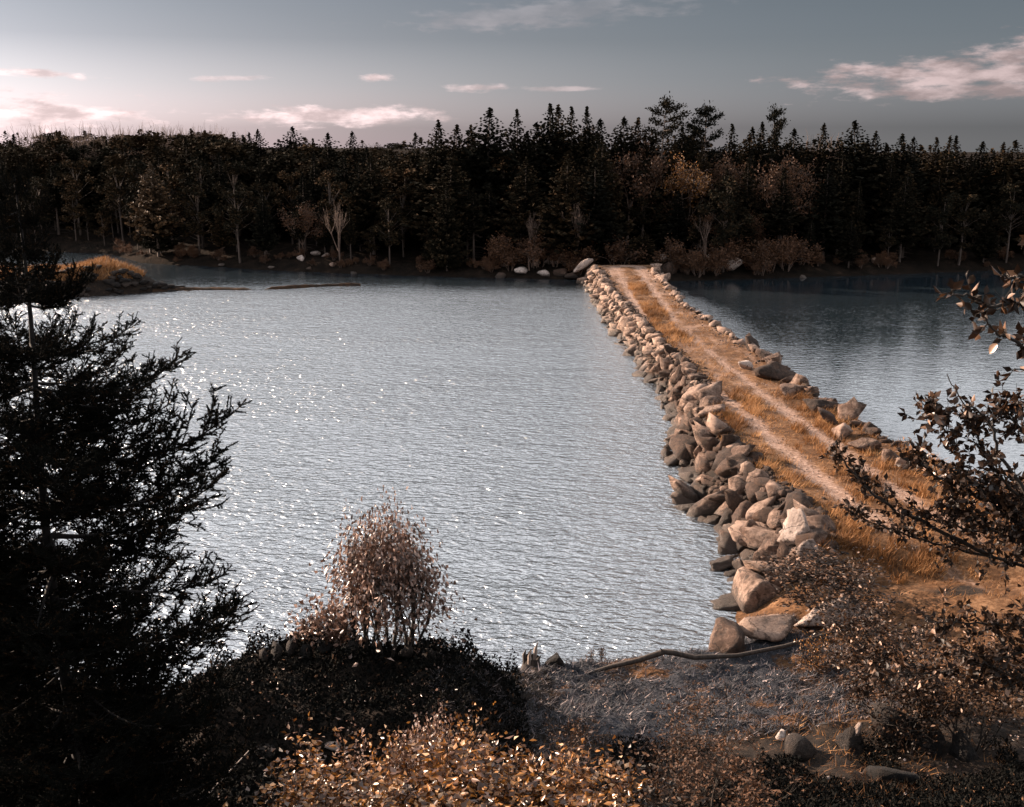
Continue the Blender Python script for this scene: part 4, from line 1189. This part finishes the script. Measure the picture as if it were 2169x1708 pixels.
# ------------------------------------------------------------------ dark bank cover, leaves, central bush
n = 110000
x_, y_ = RNG.uniform(-10, 1.2, n), RNG.uniform(11.5, 22.8, n)
s_ = signed_shore(x_, y_)
k = (s_ > 0.15) & ((x_ < 0.1 + 0.5 * fbm(y_, y_ * 0, 2, 7)) | (y_ < 14.5)) & (fbm(x_ * .9, y_ * .9, 3, 101) > -0.6)
P = np.stack([x_, y_, near_h(x_, y_)], 1)[k]
h = 0.06 + 0.75 * np.clip(0.35 + 1.3 * fbm(P[:, 0] * 2.3, P[:, 1] * 2.3, 3, 103), 0, 1) ** 2
P[:, 2] += h * RNG.random(len(P))
cov = Acc()
A = RNG.normal(0, 1, (len(P), 3)) + np.array([0, 0, .8])
tint = np.where(RNG.random(len(P)) < 0.012, 1.0, RNG.random(len(P)) * .7)
leaves(cov, P, A, RNG.uniform(.05, .11, len(P)), RNG.uniform(.03, .06, len(P)), tint)
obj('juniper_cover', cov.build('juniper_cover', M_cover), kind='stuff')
n = 90000
x_, y_ = RNG.uniform(0.3, 11, n), RNG.uniform(12.5, 18.2, n)
f_ = fbm(x_ * .9, y_ * 1.1, 3, 131)
k = f_ > (-.12 + .22 * sstep(15.5, 18, y_))
P = np.stack([x_, y_, near_h(x_, y_)], 1)[k]
P[:, 2] += RNG.random(len(P)) * (.05 + .5 * np.clip(f_[k] + .1, 0, 1))
cv2 = Acc()
leaves(cv2, P, RNG.normal(0, 1, (len(P), 3)) + np.array([0, 0, .7]), RNG.uniform(.04, .09, len(P)), RNG.uniform(.02, .045, len(P)), np.where(RNG.random(len(P)) < .03, 1.0, RNG.random(len(P)) * .75))
obj('shade_undergrowth', cv2.build('shade_undergrowth', M_cover), kind='stuff')  # dark clumps added to blacken the foreground in place of shade
# sprinkled pale fallen leaves
n = 2600
x_, y_ = RNG.uniform(-8, 10, n), RNG.uniform(9, 22.5, n)
P = np.stack([x_, y_, near_h(x_, y_) + 0.06], 1)[signed_shore(x_, y_) > .3]
P[:, 2] += np.where(P[:, 0] < -0.6, .16, 0)
fl = Acc(); A = RNG.normal(0, 1, (len(P), 3)) * np.array([1, 1, .35])
leaves(fl, P, A, RNG.uniform(.035, .07, len(P)), RNG.uniform(.025, .05, len(P)), RNG.random(len(P)))
obj('fallen_leaves', fl.build('fallen_leaves', M_pinklit), kind='stuff')

def shrub(name, label, base, H, width, seed, leafmat, bark=M_bark, nleaf=2200, lsize=.05, stems=9, depth=3, group=None, cat='shrub', rad=.02, spread=.5, scat=.06, nchild=(3, 4), up=.25, low=.42, taper=0.0):
    c, w = leafy(seed, H, H * low, depth, nleaf, lsize, leafmat, bark, spread, stems, rad, up, scat, nchild)
    # leafsize was scaled with height too; fine
    if taper:
        for q in (c, w):
            Q = np.empty(len(q.vertices) * 3, np.float32); q.vertices.foreach_get('co', Q); Q = Q.reshape(-1, 3)
            Q[:, :2] *= (1 + taper - 2 * taper * np.clip(Q[:, 2:3] / H, 0, 1))
            q.vertices.foreach_set('co', Q.ravel()); q.update()
    V = np.empty(len(c.vertices) * 3, np.float32); c.vertices.foreach_get('co', V)
    half = np.percentile(np.abs(V.reshape(-1, 3)[:, 0]), 97)
    k = width / 2 / half
    root = thing(name, label, cat, base, (0, 0, 0), group)
    obj('foliage', c, root, scale=(k, k, 1)); obj('stem', w, root, scale=(k, k, 1))
    return root
def onground(x, y, dz=0.0):
    return (x, y, float(near_h(np.array(float(x)), np.array(float(y)))) + dz)
shrub('leafy_bush', 'upright bush with pale pink-lit leaves standing alone on the bank crest', onground(-2.55, 20.6, -.1), 3.3, 2.1, 61, M_pinklit, M_bark, 5600, .060, 15, 3, rad=.018, spread=.42, scat=.15, up=.55, low=.17, taper=.42)
shrub('leafy_bush', 'low straggling bush at the left foot of the upright pink-lit bush', onground(-3.7, 20.6, -.1), 1.25, 1.3, 62, M_pinklit, M_bark, 900, .08, 8, 3, rad=.014, spread=.5, scat=.1, up=.3, low=.2)

# orange shrubs at the bottom of the view
FG = [(735, 1590, 9.6, 1.5, 1.5, 'leafy orange shrub, leftmost at the bottom of the view'), (828, 1520, 9.9, 1.9, 1.1, 'orange shrub with the first tall pale-tipped shoot'),
      (915, 1530, 9.8, 1.8, 1.1, 'orange shrub between the two tall pale-tipped shoots'), (962, 1500, 10.2, 2.0, 1.0, 'shrub whose pale-tipped shoot stands highest at the bottom'),
      (1060, 1570, 9.6, 1.6, 1.5, 'orange shrub right of the highest shoot'), (1170, 1600, 9.4, 1.5, 1.5, 'reddish orange shrub at the bottom centre'), (1300, 1615, 9.8, 1.3, 1.4, 'sparser orange shrub right of the reddish one'),
      (680, 1650, 9.0, 1.2, 1.2, 'low orange shrub next to the pale stick'), (900, 1640, 8.8, 1.3, 1.6, 'dense low orange shrub in front of the tall shoots'), (1080, 1660, 8.6, 1.3, 1.6, 'dense low shrub below the reddish one')]
for i, (xD, yD, dist, H, wdt, lab) in enumerate(FG):
    p = at_d(xD, yD, dist)
    g = onground(p[0], dist, -.05); H = max(p[2] - g[2], .5)
    shrub('leafy_shrub', lab, g, H, wdt, 200 + i, {1: M_pinklit, 3: M_pinklit, 6: M_darkleaf}.get(i, M_yellow), M_bark, 1900 if i != 6 else 1100, .050, 8, 3, 'autumn shrubs at the bottom of the view', rad=.014, spread=.42, scat=.05, up=.4)
SP = [(1500, 1480, 15.5, 1.3, 1.9, 'brown wispy shrub on the shaded slope below the driftwood'), (1420, 1560, 12.5, 1.1, 1.4, 'brown wispy shrub right of the sparse orange one'), (1180, 1520, 13.5, .9, 1.0, 'small wispy shrub at the foot of the dark bank'),
      (1550, 1600, 11.5, 1.0, 1.3, 'dark wispy shrub left of the dark rocks'), (1265, 1372, 23.2, .8, .5, 'tiny pink-brown plant between stump and driftwood pole')]
for i, (xD, yD, dist, H, wdt, lab) in enumerate(SP):
    p = at_d(xD, yD, dist)
    g = onground(p[0], dist, -.05); H = max(p[2] - g[2], .5)
    shrub('wispy_shrub', lab, g, H, wdt, 240 + i, M_russet, M_bark, 900 if i < 4 else 300, .045, 9, 3, 'wispy shrubs on the near slope', rad=.010, spread=.45, scat=.05, up=.35)
# leafy shrub behind the pale boulders, and shrubs along the right
for i, (xD, yD, dist, H, wdt, lab) in enumerate([(1760, 1185, 25.0, 1.5, 2.6, 'dark leafy shrub growing between white boulders and flat slabs'), (1735, 1335, 22.4, .7, 1.0, 'low yellowish shrub over the flat pale slabs'),
        (1900, 1270, 21.0, 1.6, 2.6, 'leafy shrub by the worn ground right of the pale boulders'), (1900, 1365, 18.4, 1.5, 2.0, 'pink-brown shrub above the grey weedy bench'), (2080, 1330, 18.0, 1.8, 2.6, 'leafy shrub on the right below the track')]):
    p = at_d(xD, yD, dist)
    g = onground(p[0], dist, -.05); H = max(p[2] - g[2], .5)
    shrub('alder_shrub', lab, g, H, wdt, 270 + i, M_darkleaf if i != 1 else M_yellow, M_bark, (2600 if i == 0 else 2800) if i != 1 else 500, (.062 if i == 0 else .072) if i != 1 else .05, 9, 3, 'leafy shrubs on the right', rad=.016, spread=.6, scat=.07, up=.12)

# ------------------------------------------------------------------ near alder branches on the right, leaves as single parts
def leaf_mesh(seed):
    r = np.random.default_rng(seed)
    n = 5; us = np.linspace(0, 1, n)
    wv = np.sin(us * math.pi) ** .7 * .32
    V = []; 
    for u, w in zip(us, wv):
        z = -0.18 * u * u
        V += [(u, -w, z + .10 * w / .32), (u, 0, z), (u, w, z + .10 * w / .32)]
    F = []
    for i in range(n - 1):
        for j in range(2):
            a = i * 3 + j; F.append((a, a + 1, a + 4, a + 3))
    return mesh('leaf', np.array(V), np.array(F), {'tint': np.full(len(V), r.random())}, True, M_alder)
M_alder = mat_foliage('near_leaves', [(0.0, (0.028, 0.019, 0.014)), (0.5, (0.075, 0.040, 0.023)), (1.0, (0.24, 0.13, 0.07))], 0.35, 0.15, 0.9, 0.7)
LEAF = [leaf_mesh(i) for i in range(4)]
leaf_budget = [300]
def alder(label, limbs, seed, base, twig=.32, lsz=.05, dens=1.0, single=True):
    """limbs: list of (list of (x, y, dist)) in sight-line terms, thickest end first"""
    r = np.random.default_rng(seed)
    root = thing('alder_shrub', label, 'shrub', base, (0, 0, 0), 'alders leaning in from the right')
    b = np.array(base)
    lf = Acc()
    for limb in limbs:
        K = np.array([at_d(*q) for q in limb]) - b
        # smooth
        t = np.arange(len(K)); tt = np.linspace(0, len(K) - 1, 6 * len(K))
        P = np.stack([np.interp(tt, t, K[:, i]) for i in range(3)], 1)
        P += np.cumsum(r.normal(0, .006, P.shape), 0)
        wa = Acc()
        tube(wa, P, np.linspace(.018, .003, len(P)), 5)
        L = np.linalg.norm(np.diff(P, axis=0), axis=1).sum()
        nt = int(L * 17 * dens)
        for i in range(nt):
            u = r.uniform(.12, 1); k = min(int(u * (len(P) - 1)), len(P) - 2)
            p = P[k]; d = norm(P[k + 1] - P[k])
            td = norm(d * .7 + r.normal(0, .6, 3) + np.array([0, 0, .25]))
            tl = twig * r.uniform(.3, 1) * (1.15 - .5 * u)
            q = np.linspace(0, 1, 4)[:, None]
            tp = p + td * tl * q + r.normal(0, .012, (4, 3)) * q
            tube(wa, tp, np.linspace(.004, .0015, 4), 3)
            for j in range(max(3, int(tl / .020))):
                v = r.uniform(.15, 1); kk = min(int(v * 3), 2); lp = tp[kk] + (tp[kk + 1] - tp[kk]) * (v * 3 - kk)
                ld = norm(td * .5 + r.normal(0, .8, 3) + np.array([0, 0, -.15]))
                s = lsz * r.uniform(.7, 1.35)
                if single and leaf_budget[0] > 0 and r.random() < .2:
                    leaf_budget[0] -= 1
                    rot = Vector(ld).to_track_quat('X', 'Z').to_euler()
                    rot.rotate_axis('X', r.uniform(-1.6, 1.6))
                    obj('leaf', LEAF[r.integers(4)], root, lp, rot, (s, s, s))
                else:
                    leaves(lf, np.array([lp]), np.array([ld]), s, s * .6, np.array([r.random()]), .2, r)
        obj('branch', wa.build('branch', M_bark, True), root)
    obj('foliage', lf.build('foliage', M_darkleaf), root, kind='stuff')
    return root
def gb(x, y): return onground(x, y)
alder('alder branches hanging in at the upper right over the calm water', [
    [(2330, 640, 6.0), (2240, 640, 5.9), (2168, 642, 5.8), (2105, 640, 5.7), (2050, 615, 5.6), (1995, 618, 5.5)],
    [(2260, 560, 6.1), (2200, 600, 6.0), (2150, 580, 5.9), (2108, 575, 5.8)],
    [(2300, 760, 6.0), (2230, 750, 6.0), (2168, 735, 5.9), (2120, 700, 5.8), (2095, 660, 5.7)],
    [(2280, 500, 6.2), (2200, 510, 6.1), (2150, 500, 6.0)],
    [(2300, 830, 6.0), (2220, 790, 6.0), (2150, 770, 5.9)]], 71, gb(3.4, 6.0), .16, .060, 1.2)
alder('alder rising from the right with a bare forked twig above the water', [
    [(2290, 1250, 7.0), (2220, 1120, 7.0), (2160, 1020, 7.0), (2118, 960, 7.0), (2112, 905, 7.0), (2090, 880, 7.0), (2055, 840, 7.0), (2018, 785, 7.0)],
    [(2280, 1200, 7.0), (2200, 1000, 7.0), (2160, 920, 7.0), (2165, 860, 7.0)]], 72, gb(4.0, 7.0), .14, .052, .5)
alder('dense alder crown spreading over the right end of the causeway', [
    [(2330, 1300, 7.4), (2240, 1180, 7.4), (2140, 1080, 7.4), (2040, 1000, 7.4), (1990, 900, 7.4), (1972, 880, 7.4)],
    [(2240, 1180, 7.5), (2100, 1060, 7.5), (2000, 1010, 7.5), (1925, 960, 7.5)],
    [(2330, 1180, 7.3), (2230, 1100, 7.3), (2130, 1010, 7.3), (2080, 940, 7.3), (2060, 900, 7.3)],
    [(2330, 1080, 7.3), (2250, 1010, 7.3), (2190, 950, 7.3), (2150, 900, 7.3), (2130, 850, 7.3)],
    [(2300, 1250, 7.5), (2200, 1150, 7.5), (2080, 1120, 7.5), (2010, 1080, 7.5)]], 73, gb(4.6, 7.4), .34, .055, 2.6)
alder('long dark alder limb reaching left across the track', [
    [(2360, 1250, 7.8), (2240, 1220, 7.8), (2100, 1180, 7.8), (1960, 1150, 7.8), (1850, 1120, 7.8), (1790, 1100, 7.8)],
    [(2100, 1180, 7.8), (1980, 1120, 7.8), (1900, 1080, 7.8), (1840, 1030, 7.8), (1800, 980, 7.8), (1785, 965, 7.8)],
    [(2300, 1200, 7.8), (2150, 1120, 7.8), (2050, 1120, 7.8), (1950, 1080, 7.8)]], 74, gb(5.0, 7.8), .28, .048, 2.2)
alder('lower alder limbs sweeping over the brown slope at right', [
    [(2330, 1310, 7.2), (2200, 1330, 7.2), (2080, 1320, 7.2), (1960, 1315, 7.2)],
    [(2350, 1340, 7.2), (2220, 1360, 7.2), (2100, 1400, 7.2), (1980, 1425, 7.2), (1840, 1425, 7.2)],
    [(2330, 1500, 7.0), (2230, 1480, 7.0), (2140, 1440, 7.0), (2060, 1400, 7.0)]], 75, gb(4.4, 7.2), .34, .052, 3.2)

# ------------------------------------------------------------------ driftwood, stump, stick, rock heap
w = Acc()
tube(w, [at(1238, 1428, .75), at(1290, 1412, .85), at(1350, 1398, .98), at(1405, 1380, 1.12), at(1425, 1382, 1.10), at(1470, 1392, 1.0), at(1560, 1388, .95), at(1660, 1368, .98), at(1740, 1345, 1.05), at(1800, 1330, 1.1)],
     [.035, .05, .06, .07, .065, .06, .05, .045, .035, .02], 7)
tube(w, [at(1405, 1380, 1.12), at(1398, 1372, 1.25)], [.03, .01], 5)
p0 = np.array(at(1405, 1380, 1.12))
drift = tag(obj('driftwood_pole', w.build('driftwood_pole', M_deadwood, True)), 'long dark crooked driftwood pole lying along the shore edge', 'driftwood')
# broken stump with pale splintered face
st = thing('broken_stump', 'broken tree stump with pale splintered face at the shore edge', 'stump', onground(0.42, 22.4, -.05))
w = Acc(); tube(w, [(0, 0, 0), (0.02, 0, .2), (.03, 0, .34)], [.24, .2, .17], 9)
obj('trunk', w.build('trunk', M_deadwood, True), st)
for i in range(7):
    w = Acc(); a = i * .9; h = random.uniform(.25, .6); x0, y0 = .14 * math.cos(a), .14 * math.sin(a)
    tube(w, [(x0, y0, .2), (x0 * 1.2, y0 * 1.1, h * .7 + .1), (x0 * 1.3 + .05, y0 * 1.2, h + .1)], [.055, .04, .004], 4)
    obj('splinter', w.build('splinter', M_palebark if i % 2 else M_deadwood), st)
B('dark clod shaped rock beside the broken stump', onground(0.95, 22.3, .05), (.42, .3, .28), 830, M_rockdark, name='rock', sub=3, cat='rock')
w = Acc(); a0 = np.array(bp(405, 1722, 0, lift=.03)); a1 = np.array(bp(533, 1622, 0, lift=.03)); a1[2] += .25
pts = [a0, a0 * .66 + a1 * .34 + np.array([.01, 0, .02]), a0 * .33 + a1 * .67, a1]
tube(w, pts, [.014, .013, .012, .009], 6)
tag(obj('bare_stick', w.build('bare_stick', M_palebark, True)), 'thin pale stick slanting up at the lower left', 'stick')
for i, (xD, yD, dist, sx, sy, sz, m, lab) in enumerate([
    (1715, 1600, 12.2, .34, .26, .17, M_rockdark, 'dark rock at the left end of the lower right heap'), (1800, 1580, 12.0, .40, .4, .38, M_rockdark, 'dark rock in the middle of the lower right heap'),
    (1806, 1568, 11.7, .13, .07, .34, M_rockpale, 'pale slab of stone propped on the dark heap'), (1890, 1565, 12.2, .45, .4, .36, M_rockdark, 'tall dark rock right of the propped pale slab'),
    (1970, 1590, 11.9, .48, .4, .34, M_rockdark, 'broad dark rock at the right end of the heap'), (1860, 1640, 11.2, .6, .4, .28, M_rockdark, 'low dark rock in front of the heap'),
    (1655, 1555, 12.0, .09, .06, .16, M_rockpale, 'small pale stone leaning on the heap left end'), (1750, 1655, 10.6, .22, .10, .06, M_rockpale, 'flat pale stone lying below the dark heap'),
    (1960, 1560, 11.5, .10, .06, .13, M_rockpale, 'small yellowish stone on the broad dark rock'), (2040, 1600, 11.8, .3, .3, .25, M_rockdark, 'small dark rock right of the heap')]):
    q = 1.45 if m is M_rockdark else 1.25; sx *= q; sy *= q; sz *= q * .9
    B(lab, bp(xD, yD, 0, lift=sz * (.12 if m is M_rockdark else .45)), (sx, sy, sz), 850 + i, m, (.1 + .15 * i, -.2 if m is M_rockpale else .35, .5 * i), name='rock', sub=3, soft=40, planes=8, rough=.12, cat='rock')
for i, (xD, yD, s) in enumerate([(555, 1358, .13), (585, 1352, .15), (615, 1345, .16), (650, 1348, .15), (690, 1340, .18), (745, 1338, .17), (860, 1325, .2), (905, 1332, .16)]):
    x, y, z = at_d(xD, yD, 20.0)
    zz = float(near_h(np.array(x), np.array(y)))
    B('rounded lump of stone on the dark bank crest, %s from the left' % ORD[i], (x, y, zz + .18), (s, s, s * 1.2), 870 + i, M_rockdark, (0, 0, i), name='rock', sub=2, soft=8, cat='rock', group='lumps along the bank crest')
for i, (xD, yD, dist, s) in enumerate([(706, 1590, 12.5, .12), (825, 1598, 12.2, .1), (610, 1640, 11.6, .16), (560, 1600, 12.4, .2), (950, 1590, 12.4, .16)]):
    x, y, zz = bp(xD, yD, 0, lift=0.0)
    lab = ['small pale stone on the dark ground right of the stick top', 'small stone lit from the left near the orange shrubs', 'brown stone lying just right of the slanting stick', 'dull stone behind the slanting stick', 'grey stone in shade behind the tall shoots'][i]
    B(lab, (x, y, zz + s * .3), (s * 1.4, s, s * .7), 890 + i, M_rockpale if i < 2 else M_rockdark, (0, 0, i), name='rock', sub=2, cat='rock')
print('objects', len(bpy.data.objects), 'fill trees', count, 'leaf budget left', leaf_budget[0], 'stones', len(stones))
